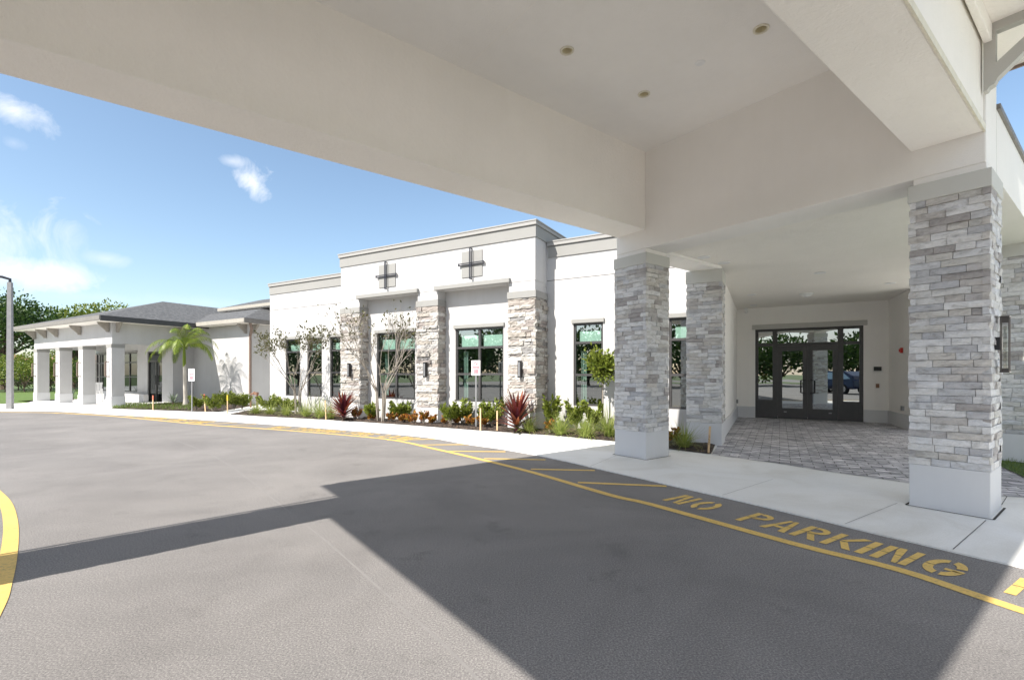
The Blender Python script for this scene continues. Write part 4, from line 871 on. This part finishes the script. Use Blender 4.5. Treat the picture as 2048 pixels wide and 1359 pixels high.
sign(384, 824, .15, 1.17, 1.64, 'white sign with red marks on a steel post beside the palm tree', R(-16))
def stake(px, py, h, label, tip=None, lean=0, mark=False, w_=.035):
    v = gp(px, py); T_ = thing('survey_stake', label, 'stake', (v.x, v.y, .01), R(-30), 'wooden stakes along the beds')
    k = MB(); k.add([(-w_ / 2, -.01, 0), (w_ / 2, -.01, 0), (w_ / 2, .01, 0), (-w_ / 2, .01, 0), (-w_ / 2 + lean, -.01, h), (w_ / 2 + lean, -.01, h), (w_ / 2 + lean, .01, h), (-w_ / 2 + lean, .01, h)], [(3, 2, 1, 0), (4, 5, 6, 7), (0, 1, 5, 4), (1, 2, 6, 5), (2, 3, 7, 6), (3, 0, 4, 7)]); k.build('shaft', M['wood'], T_)
    if tip:
        k = MB(); k.box(-w_ / 2 + lean * .93 - .003, w_ / 2 + lean * .93 + .003, -.013, .013, h * .72, h + .004); k.build('painted_tip', M[tip], T_)
    if mark:
        k = MB()
        for z_, pts in ((.3, [(-1, 0), (1, 0), (-1, 2), (1, 2)]), (.24, [(1, 2), (-1, 2), (-1, 1), (1, 1), (1, 0), (-1, 0)]), (.18, [(-1, 2), (1, 2), (-1, 0), (1, 0)])):
            for i in range(len(pts) - 1):
                fx = lean * z_ / h; k.bar((pts[i][0] * .009 + fx, -.0125, z_ + pts[i][1] * .018), (pts[i + 1][0] * .009 + fx, -.0125, z_ + pts[i + 1][1] * .018), .004, .002, (0, 1, 0))
        k.build('ink_marks', M['black'], T_)
stake(306, 820.5, .59, 'wooden stake with red painted tip in front of the porch door', 'pink', w_=.05)
stake(411, 824.5, .68, 'leaning wooden stake with pink tip right of the far sign', 'pink', -.09, w_=.05)
stake(455, 828, .68, 'wooden stake with yellow tip at the start of the branch path', 'yel', w_=.035)
stake(652, 840, .62, 'bare pale stake in the ornamental grass left of the red cordyline', None, -.03)
stake(961, 862, .58, 'short pale stake at the walk edge right of the near sign')
stake(994.5, 863, .52, 'short grey stake just left of the right-hand cordyline')
stake(1417, 908, .5, 'wooden stake with black ink writing beside the paver edge', None, .025, True)
# pipe stand by the downspout
v = gp(507, 815); T_ = thing('pipe_stand', 'rusty backflow pipe loop on two legs by the downspout', 'pipe', (v.x, v.y, 0), ROTB)
k = MB(); k.tube([(-.2, 0, 0), (-.2, 0, .55), (-.14, 0, .6), (.2, 0, .6), (.26, 0, .55), (.26, 0, 0)], .035, 8); k.build('pipe_loop', M['rust'], T_)
k = MB(); k.lathe((.05, 0, .6), [(.06, 0), (.07, .05), (.03, .1)], 10); k.box(.12, .3, -.05, .05, .56, .68); k.build('valve', M['rust'], T_)
# patio chair
v = B2(Bp(190, QP + 1.2), QP + 1.2); T_ = thing('patio_chair', 'white slatted patio chair standing on the porch between the columns', 'chair', (v.x, v.y, .03), ROTB + R(70))
k = MB(); k.box(-.3, .3, -.28, .28, .38, .43); k.build('seat', M['white'], T_)
k = MB()
for i in range(5): k.box(-.28 + i * .115, -.18 + i * .115, .27, .3, .43, 1.0)
k.box(-.3, .3, .3, .32, .9, 1.0); k.build('backrest', M['white'], T_)
for sx in (-.3, .25):
    for sy in (-.28, .25):
        k = MB(); k.box(sx, sx + .05, sy, sy + .05, 0, .38); k.build('leg', M['white'], T_)
    k = MB(); k.box(sx - .01, sx + .06, -.3, .28, .62, .66); k.box(sx, sx + .05, -.28, -.23, .43, .62); k.build('armrest', M['white'], T_)
# ================================================================== PLANTS
def rdir(zmin=-1, zmax=1):
    z = rnd.uniform(zmin, zmax); a = rnd.uniform(0, 2 * math.pi); r = math.sqrt(max(0, 1 - z * z)); return Vector((r * math.cos(a), r * math.sin(a), z))
def shrub(name, label, cat, loc, h, w_, n, leafL, leafW, mat, group=None, stems=7):
    T_ = thing(name, label, cat, loc, rnd.uniform(0, 6), group)
    fo = MB(); st = MB(); tips = []
    for i in range(stems):
        a = 2 * math.pi * i / stems + rnd.uniform(-.4, .4); r = w_ / 2 * rnd.uniform(.3, .85); hh = h * rnd.uniform(.55, 1)
        tip = Vector((r * math.cos(a), r * math.sin(a), hh)); st.tube([(0, 0, 0), tip * .5 + Vector((0, 0, h * .06)), tip], [.012, .009, .004], 4); tips.append(tip)
    for i in range(n):
        tp = tips[i % stems]; u = rnd.uniform(.35, 1.03); p = Vector((tp.x * u, tp.y * u, tp.z * u ** .85)) + rdir() * w_ * .06
        d = (Vector((p.x, p.y, 0)).normalized() * .7 if p.length > .01 else Vector((0, 0, 0))) + rdir() * .7 + Vector((0, 0, .75))
        fo.leaf(p, d, leafL * rnd.uniform(.7, 1.2), leafW * rnd.uniform(.8, 1.2))
    fo.build('foliage', M[mat], T_); st.build('stem', M['bark'], T_); return T_
def grass_clump(label, loc, h, w_, n=420):
    T_ = thing('ornamental_grass', label, 'grass clump', loc, rnd.uniform(0, 6), 'ornamental grass clumps in the beds')
    k = MB()
    for _ in range(n):
        a = rnd.uniform(0, 2 * math.pi); r = rnd.uniform(0, w_ * .16); t_ = rnd.uniform(.05, 1.05)
        k.blade((r * math.cos(a), r * math.sin(a), .02), (math.cos(a) * t_, math.sin(a) * t_, 1), h * rnd.uniform(.55, 1.5), rnd.uniform(.008, .014), rnd.uniform(.2, 2.0), 5)
    k.build('blades', M['grassblade'], T_); return T_
def strap(name, label, cat, loc, h, w_, n, W_, mat, group=None, droop=.5):
    T_ = thing(name, label, cat, loc, rnd.uniform(0, 6), group); k = MB(); st = MB()
    st.tube([(0, 0, 0), (0, 0, h * .35)], [.05, .035], 6); st.build('stem', M['dbark'], T_)
    for i in range(n):
        a = i * 2.4 + rnd.uniform(-.2, .2); u = i / n; el = 1.2 - u * 1.02 + rnd.uniform(-.12, .12)
        d = Vector((math.cos(a) * math.cos(el), math.sin(a) * math.cos(el), math.sin(el)))
        k.blade((0, 0, h * .34 * (1 - u) + .08), d, (h * .75 if el > .8 else w_ * .52) * rnd.uniform(.85, 1.1), W_, droop * rnd.uniform(.3, 1), 5)
    k.build('foliage', M[mat], T_); return T_
# left bed, from the porch to the downspout
def hgt(px, py_base, py_top): v = gp(px, py_base); return (py_base - py_top) / F * v.y
def put(px, py, gap=.3):
    v = gp(px, py); p_, q_ = toB(v)
    if p_ < pl - .3: lim = QW if p_ > ql - .2 else QWG
    elif p_ > pr + .3: lim = QW
    else: lim = QF if any(a - .35 < p_ < b + .35 for a, b in ((pl, b1[0]), (b1[1], b2[0]), (b2[1], pr))) else QR
    if q_ > lim - gap: v = v * ((lim - gap) / q_)
    return v
def top(v, pt): return EYE - (pt - HY) / F * v.y
GS = 'leafy green shrubs in the planting beds'
for px, pb, pt_, wp, lab in ((392, 822, 797, 26, 'low leafy shrub behind the post of the far sign'), (425, 824, 796, 34, 'bright leafy shrub right of the leaning pink-tipped stake'), (446, 823, 789, 34, 'taller leafy shrub under the palm shadow on the wall'), (468, 820, 790, 34, 'leafy shrub nearest the downspout corner'),
                         (484, 819, 793, 28, 'leafy shrub touching the rusty pipe loop'), (540, 824, 795, 44, 'rounded leafy shrub at the white corner left of the bare tree'),
                         (578, 828, 802, 34, 'small leafy shrub at the foot of the sparse left tree'), (742, 838, 813, 26, 'small leafy shrub between the croton and the bare stems'), (800, 838, 810, 36, 'bushy leafy shrub below the double window right of the bare stems'),
                         (902, 846, 813, 36, 'leafy shrub just right of the middle stone pilaster'), (925, 846, 808, 34, 'leafy shrub left of the near sign post'), (985, 851, 808, 44, 'full leafy shrub under the window right of the near sign'), (968, 849, 814, 26, 'leafy shrub tight behind the near sign post'),
                         (1103, 862, 801, 34, 'upright leafy shrub at the foot of the right stone pilaster'), (1152, 866, 808, 38, 'loose leafy shrub under the single window'), (1188, 866, 809, 32, 'leafy shrub left of the small round tree')):
    v = put(px, pb, .34); h = top(v, pt_); shrub('shrub', lab, 'shrub', (v.x, v.y, .03), h * 1.08, wp / F * v.y * 1.35, 800, .105, .055, 'leaf', GS, 13)
for px, pb, pt_, wp, lab in ((512, 829, 806, 34, 'straw-coloured grass clump at the left tip of the long bed'), (540, 831, 806, 34, 'grass clump below the white corner of the building'), (612, 836, 800, 36, 'fine grass clump right of the sparse tree trunks'), (640, 838, 800, 36, 'fine grass clump around the bare pale stake'), (572, 833, 806, 28, 'low grass clump left of the sparse tree trunks'), (662, 838, 806, 24, 'narrow grass clump touching the left cordyline'),
                         (1058, 866, 830, 30, 'small grass clump right of the right cordyline'), (1120, 872, 826, 50, 'grass clump in front of the right stone pilaster'), (1172, 877, 832, 56, 'wide grass clump left of the middle stone column'), (1218, 876, 818, 44, 'tall grass clump half behind the middle stone column'), (1368, 898, 850, 60, 'dark green grass clump between the two columns by the pavers')):
    v = put(px, pb, .5); h = top(v, pt_); grass_clump(lab, (v.x, v.y, .03), h, wp / F * v.y * 1.2, rnd.randint(230, 330))
CR = 'orange croton plants along the bed'
for px, pb, pt_, wp, lab in ((712, 839, 816, 22, 'orange croton just right of the left cordyline'), (742, 843, 826, 20, 'orange croton left of the bare multi-stem tree'), (783, 845, 828, 22, 'orange croton right of the bare multi-stem tree'), (806, 847, 831, 18, 'small orange croton under the bushy shrub'),
                         (826, 849, 826, 24, 'upright orange croton left of the middle stone pilaster'), (847, 848, 824, 18, 'yellow-orange croton at the middle pilaster base'), (864, 850, 832, 20, 'croton at the right corner of the middle pilaster'),
                         (893, 852, 832, 22, 'orange croton right of the middle pilaster'), (912, 853, 834, 20, 'reddish croton in front of the leafy shrub'), (940, 855, 835, 22, 'orange croton left of the pale stake'), (968, 857, 836, 24, 'orange croton right of the pale stake'), (1100, 869, 842, 14, 'single copper croton left of the pilaster grass'), (1347, 893, 858, 22, 'orange croton at the right side of the middle stone column')):
    v = put(px, pb, .3); h = top(v, pt_); shrub('croton', lab, 'croton', (v.x, v.y, .03), h * .95, wp / F * v.y * 1.25, 260, .09, .042, 'croton', CR, 8)
v = put(687, 840, .62); strap('cordyline', 'dark red cordyline with an orange heart below the left stone pilaster', 'cordyline', (v.x, v.y, .03), .86, 1.35, 80, .11, 'cordy', 'red cordylines', .35)
v = put(1034, 864, .6); strap('cordyline', 'dark red cordyline with upright leaves below the right stone pilaster', 'cordyline', (v.x, v.y, .03), 1.0, 1.35, 70, .12, 'cordy', 'red cordylines', .3)
v = gp(346, 812); strap('agave', 'pale grey-green agave left of the palm trunk', 'agave', (v.x, v.y, .03), .55, .9, 26, .07, 'agave', None, .15)
v = gp(145, 801); strap('agave', 'pale agave seen between the porch columns', 'agave', (v.x, v.y, .03), .6, .8, 22, .07, 'agave', None, .15)
# ground cover in the left bed
k = MB()
for _ in range(2600):
    px = rnd.uniform(226, 385); py = rnd.uniform(808, 818 + (px - 226) / 160 * 4.5); v = gp(px, py)
    k.blade((v.x, v.y, .03), (rnd.uniform(-.7, .7), rnd.uniform(-.7, .7), 1), rnd.uniform(.1, .22), .02, .8, 2)
tag(k.build('ground_cover', M['lawnblade']), 'low green ground cover in front of the porch door', 'ground cover', kind='stuff')
# branching trees
def branch(wood, tips, p, d, L_, r, depth, spread, n=2, upb=.12):
    q = p + d * L_ * .5 + rdir() * L_ * .05; e = p + d * L_ + rdir() * L_ * .08
    wood.tube([p, q, e], [r, r * .85, r * .68], 5 if r > .012 else 3, False)
    if depth == 0: tips.append((e, d)); return
    if depth <= 2: tips.append((q, d))
    for i in range(n if rnd.random() < .8 else n + 1):
        nd = (d + rdir() * spread + Vector((0, 0, upb))).normalized()
        branch(wood, tips, e if i < n - 1 or depth > 2 else q, nd, L_ * rnd.uniform(.66, .9), r * .68, depth - 1, spread, n, upb)
def sparse_tree(label, px, py, stems, h, fan, leafn, depth, leafmin=0.0, seed=1):
    global rnd
    keep = rnd; rnd = random.Random(seed)
    v = gp(px, py); T_ = thing('sparse_tree', label, 'tree', (v.x, v.y, .03), 0, 'slender multi-stem trees by the facade'); w_ = MB(); tips = []
    for i in range(stems):
        a = 2 * math.pi * i / stems + rnd.uniform(-.4, .4); b0 = Vector((math.cos(a) * .09, math.sin(a) * .09, 0)); k1 = b0 * 1.6 + Vector((0, 0, h * .3))
        w_.tube([b0, (b0 + k1) / 2 + rdir() * .02, k1], [.03, .026, .022], 6)
        for m_ in range(2):
            d = (Vector((math.cos(a + m_ - .5) * fan, math.sin(a + m_ - .5) * fan, 1))).normalized(); branch(w_, tips, k1, d, h * .24, .017, depth, .34)
    w_.build('trunk', M['bark'], T_); f = MB()
    for _ in range(leafn):
        e, d = rnd.choice(tips)
        if e.z < leafmin and rnd.random() < .8: continue
        f.leaf(e + rdir() * .06, (d + rdir() * .9), rnd.uniform(.07, .12), .05)
    f.build('crown', M['sleaf'], T_); rnd = keep
sparse_tree('slender grey multi-stem tree with scattered small leaves in front of the narrow windows', 595, 829, 4, 2.75, .6, 1500, 5, .7, 3)
sparse_tree('bare twiggy grey multi-stem tree in front of the left double window', 762, 845, 5, 3.0, .5, 380, 5, 2.2, 5)
# small round standard tree
v = gp(1205, 866); T_ = thing('standard_tree', 'small round-headed green tree on a thin trunk left of the middle stone column', 'tree', (v.x, v.y, .03))
w_ = MB(); w_.tube([(0, 0, 0), (.01, .01, .8), (0, 0, 1.6)], [.025, .02, .016], 6); tips = []
for i in range(9): branch(w_, tips, Vector((0, 0, 1.3 + .035 * i)), rdir(-.1, .9), .21, .01, 2, .5)
w_.build('trunk', M['bark'], T_); f = MB()
for _ in range(1700):
    e, d = rnd.choice(tips); u = rnd.uniform(.6, 1.05); c = Vector((0, 0, 1.64)); p = c + (e - c) * u + rdir() * rnd.choice((.08, .2))
    f.leaf(p, (p - c).normalized() + rdir() * .8 + Vector((0, 0, .4)), rnd.uniform(.08, .13), .055)
f.build('crown', M['leaf'], T_)
# palm
v = gp(371, 812); T_ = thing('palm_tree', 'young palm with arching yellow-green fronds and a slim ringed trunk by the left wall', 'palm tree', (v.x, v.y, .03))
w_ = MB(); hc = 2.62; w_.tube([(0, 0, 0), (.0, 0, .3), (-.03, 0, 1.2), (-.05, 0, 1.9), (-.06, 0, hc)], [.11, .085, .07, .065, .045], 9); w_.build('trunk', M['palmbark'], T_)
w_ = MB(); w_.tube([(-.05, 0, 1.75), (-.055, 0, 2.2), (-.06, 0, hc + .05)], [.068, .066, .045], 9); w_.build('crown_shaft', M['palm'], T_)
f = MB()
for i in range(17):
    a = i * 2.399 + .3; el = (1.25, .95, .75, .6, .5)[i % 5] ; Lr = rnd.uniform(1.5, 1.95); d = Vector((math.cos(a) * math.cos(el), math.sin(a) * math.cos(el), math.sin(el))); p = Vector((-.06, 0, hc)); pts = [p.copy()]
    n = 40; side = Vector((-math.sin(a), math.cos(a), 0))
    for j_ in range(n):
        u = j_ / n
        d = (d + Vector((0, 0, -.058 * (.45 + 1.6 * u)))).normalized(); p = p + d * Lr / n; pts.append(p.copy())
        if j_ < 5: continue
        ll = .42 * math.sin(math.pi * (.12 + .86 * u)) ** .7
        nrm = side.cross(d)
        for sg in (-1, 1):
            dd_ = side * sg * .75 + d * .75 + nrm * .25 * rnd.uniform(-.3, 1) + Vector((0, 0, -.25))
            f.blade(p, dd_, ll * rnd.uniform(.85, 1.1), .026, .75, 3, d.cross(side * sg).cross(dd_))
    f.tube(pts, [.014 * (1 - .8 * i_ / n) for i_ in range(n + 1)], 4, False)
f.build('crown', M['palm'], T_)
# big trees
def big_tree(name, label, X, Y_, h, w_, mat, n, cz=.62, leaf=.3, nb=9, seed=0, flat=.75, group=None, clump=.26, trunkr=.25, base=.3, wood='dbark'):
    global rnd
    keep = rnd; rnd = random.Random(seed)
    T_ = thing(name, label, 'tree', (X, Y_, -.03), 0, group); wd_ = MB(); C_ = []
    wd_.tube([(0, 0, 0), (rnd.uniform(-.15, .15), 0, h * base * .6), (0, 0, h * base)], [trunkr, trunkr * .75, trunkr * .6], 8)
    for i in range(nb):
        a = 2.4 * i + rnd.uniform(-.4, .4); r = w_ / 2 * math.sqrt((i + .5) / nb) * .92; zz = h * (cz + (1 - cz) * .86 * (1 - (r / (w_ / 2)) ** 2) * flat + rnd.uniform(-.1, .07))
        e = Vector((r * math.cos(a), r * math.sin(a), zz)); m_ = Vector((e.x * .45, e.y * .45, h * base + (zz - h * base) * .6))
        wd_.tube([(0, 0, h * base * .9), m_, e], [trunkr * .5, trunkr * .3, trunkr * .1], 5)
        for j_ in range(4): C_.append((e + Vector((rdir().x, rdir().y, rdir().z * .6)) * w_ * .13, w_ * clump * rnd.uniform(.45, .9)))
    wd_.build('trunk', M[wood], T_); f = MB()
    for _ in range(n):
        c, r = rnd.choice(C_); d = rdir(); p = c + Vector((d.x, d.y, d.z * .62)) * r * rnd.uniform(.45, 1) ** .6
        f.leaf(p, d + rdir() * .8 + Vector((0, 0, .25)), leaf * rnd.uniform(.6, 1.2), leaf * .55)
    f.build('crown', M[mat], T_); rnd = keep
def dirp(px, Y_): return ((px - CX) / F * Y_, Y_)
x, yv = dirp(8, 46); big_tree('shade_tree', 'tall dark spreading tree behind the lamp post', x, yv, 9.3, 9.6, 'dleaf', 9000, .52, .34, 14, 11, trunkr=.3, base=.36)
for px, Yd, h_, w_, mt, lab, sd_ in ((150, 52, 8.6, 6.5, 'bleaf', 'yellow-green tree rising behind the porch roof, left crown', 12), (205, 56, 10.2, 8.5, 'bleaf', 'yellow-green tree rising behind the porch roof, tallest crown', 13), (262, 58, 9.6, 6, 'bleaf', 'pale yellow-green tree right of the others behind the porch roof', 14)):
    x, yv = dirp(px, Yd); big_tree('broadleaf_tree', lab, x, yv, h_, w_, mt, 5200, .55, .36, 10, sd_, base=.4)
for px, Yd, h_, w_, mt, lab, sd_ in ((50, 38, 3.6, 3.6, 'bleaf', 'yellow-green bush left of the first porch column', 21), (10, 40, 3.0, 4.5, 'dleaf', 'dark bush behind the base of the lamp post', 22), (100, 40, 3.8, 3, 'bleaf', 'bright bush between the first two porch columns', 23), (36, 44, 2.6, 5, 'dleaf', 'low dark hedge bush behind the yellow-green bush', 24), (150, 44, 3.0, 4, 'dleaf', 'dark bush seen between the second and third porch columns', 25), (-60, 42, 4, 6, 'dleaf', 'dark bush at the far left edge of the lawn', 26)):
    x, yv = dirp(px, Yd); big_tree('bush', lab, x, yv, h_, w_, mt, 2600, .3, .2, 9, sd_, group='bushes behind the porch', trunkr=.06, base=.15, clump=.34)
# houses far behind
for px, Yd, lab in ((-20, 70, 'tan house with a brown roof far behind the lamp post'), (150, 75, 'tan house with a brown roof seen between the porch columns')):
    x, yv = dirp(px, Yd); T_ = thing('far_house', lab, 'house', (x, yv, 0), ROTB); k = MB(); k.box(-6, 6, -4, 4, 0, 3); k.build('wall', M['tan'], T_)
    k = MB(); k.add([(-6.6, -4.6, 3), (6.6, -4.6, 3), (6.6, 4.6, 3), (-6.6, 4.6, 3), (-3, 0, 5), (3, 0, 5)], [(3, 2, 1, 0), (0, 1, 5, 4), (1, 2, 5), (2, 3, 4, 5), (3, 0, 4)]); k.build('roof', M['terracotta'], T_)
    k = MB(); k.box(-3.4, -2.2, -4.04, -4.003, 1, 2.2); k.box(2, 3.4, -4.04, -4.003, 1, 2.2); k.build('window', M['bronze'], T_)
# what the glass mirrors: the far side of the car park
for i, (X, Y_, h_, w_, mt, lab) in enumerate(((-17, -30, 8, 9, 'dleaf', 'dark tree across the car park, straight behind the parked car'), (-10, -34, 7, 8, 'dleaf', 'lower dark tree across the car park mirrored in the entrance glass'), (-27, -27, 9, 10, 'dleaf', 'broad dark tree across the car park at its far corner'), (-3, -36, 6, 8, 'bleaf', 'light green tree across the car park beyond the parked car'),
        (-36, -20, 8.5, 10, 'dleaf', 'dark round tree across the car park mirrored in the single tall windows'), (-43, -12, 9, 10, 'dleaf', 'tall dark tree across the car park mirrored in the double windows'), (-50, -3, 9, 10, 'dleaf', 'dark tree farthest left across the car park past the island line'), (5, -38, 9, 9, 'dleaf', 'dark tree across the car park at its right end'), (-22, -30, 6, 8, 'bleaf', 'low light green tree between two dark trees of the car park'), (-32, -25, 7, 8, 'dleaf', 'small dark tree between the broad and the round tree of the car park'), (-40, -16, 6.5, 8, 'bleaf', 'light green tree between the round and the tall tree of the car park'), (-47, -8, 7, 8, 'dleaf', 'small dark tree beside the farthest left tree of the car park'), (-52, 4, 8, 10, 'dleaf', 'dark tree mirrored in the first of the three narrow windows'), (-56, 12, 8, 11, 'dleaf', 'dark tree mirrored in the middle of the three narrow windows'), (-60, 20, 8, 11, 'dleaf', 'dark tree by the road beyond the lamp post, mirrored in the narrow windows'))):
    big_tree('car_park_tree', lab, X, Y_, h_, w_, mt, 3000, .26, .55, 12, 40 + i, group='trees across the car park', base=.12, clump=.34)
k = MB(); k.box(-60, 20, -52, -40, .0, .05); structure('far_lawn', k, M['ground'])
# parked car (seen as a mirror image in the doors)
v = Vector((-1.0, -9.5)); T_ = thing('parked_car', 'dark blue parked car mirrored in the entrance doors', 'car', (v.x, v.y, 0), R(20))
bm = bmesh.new()
prof = [(-2.35, .35), (-2.4, .75), (-2.3, 1.0), (-1.75, 1.08), (-1.2, 1.55), (-.2, 1.72), (1.3, 1.7), (2.1, 1.35), (2.35, 1.05), (2.38, .5), (2.3, .35)]
A = [bm.verts.new((x, -.92, z)) for x, z in prof]; Bq = [bm.verts.new((x, .92, z)) for x, z in prof]
bm.faces.new(A[::-1]); bm.faces.new(Bq)
for i in range(len(prof)): bm.faces.new((A[i], A[(i + 1) % len(prof)], Bq[(i + 1) % len(prof)], Bq[i]))
for i in range(4, 8):
    A[i].co.y += .16; Bq[i].co.y -= .16
bmesh.ops.recalc_face_normals(bm, faces=bm.faces)
me = bpy.data.meshes.new('body'); bm.to_mesh(me); bm.free(); me.materials.append(M['paint_blue']); bo = bpy.data.objects.new('body', me); COL.objects.link(bo); bo.parent = T_
mo = bo.modifiers.new('bevel', 'BEVEL'); mo.width = .09; mo.segments = 3
for sy in (-1, 1):
    k = MB(); k.add([(-1.05, sy * .86, 1.1), (2.0, sy * .86, 1.12), (1.3, sy * .785, 1.6), (-.25, sy * .785, 1.62)], [(0, 1, 2, 3) if sy < 0 else (3, 2, 1, 0)]); k.build('side_window', M['dglass'], T_)
    for x_ in (-1.45, 1.5):
        k = MB(); n = 20
        k.add([(x_ + r * math.cos(2 * math.pi * i / n), sy * yy, .36 + r * math.sin(2 * math.pi * i / n)) for r, yy in ((.36, .72), (.36, .95), (.24, .96)) for i in range(n)], [(j_ * n + i, j_ * n + (i + 1) % n, (j_ + 1) * n + (i + 1) % n, (j_ + 1) * n + i) for j_ in range(2) for i in range(n)]); wh = k.build('wheel', M['tyre'], T_)
        k = MB(); k.add([(x_ + .24 * math.cos(2 * math.pi * i / n), sy * .955, .36 + .24 * math.sin(2 * math.pi * i / n)) for i in range(n)], [tuple(range(n))]); k.build('rim', M['rim'], wh)
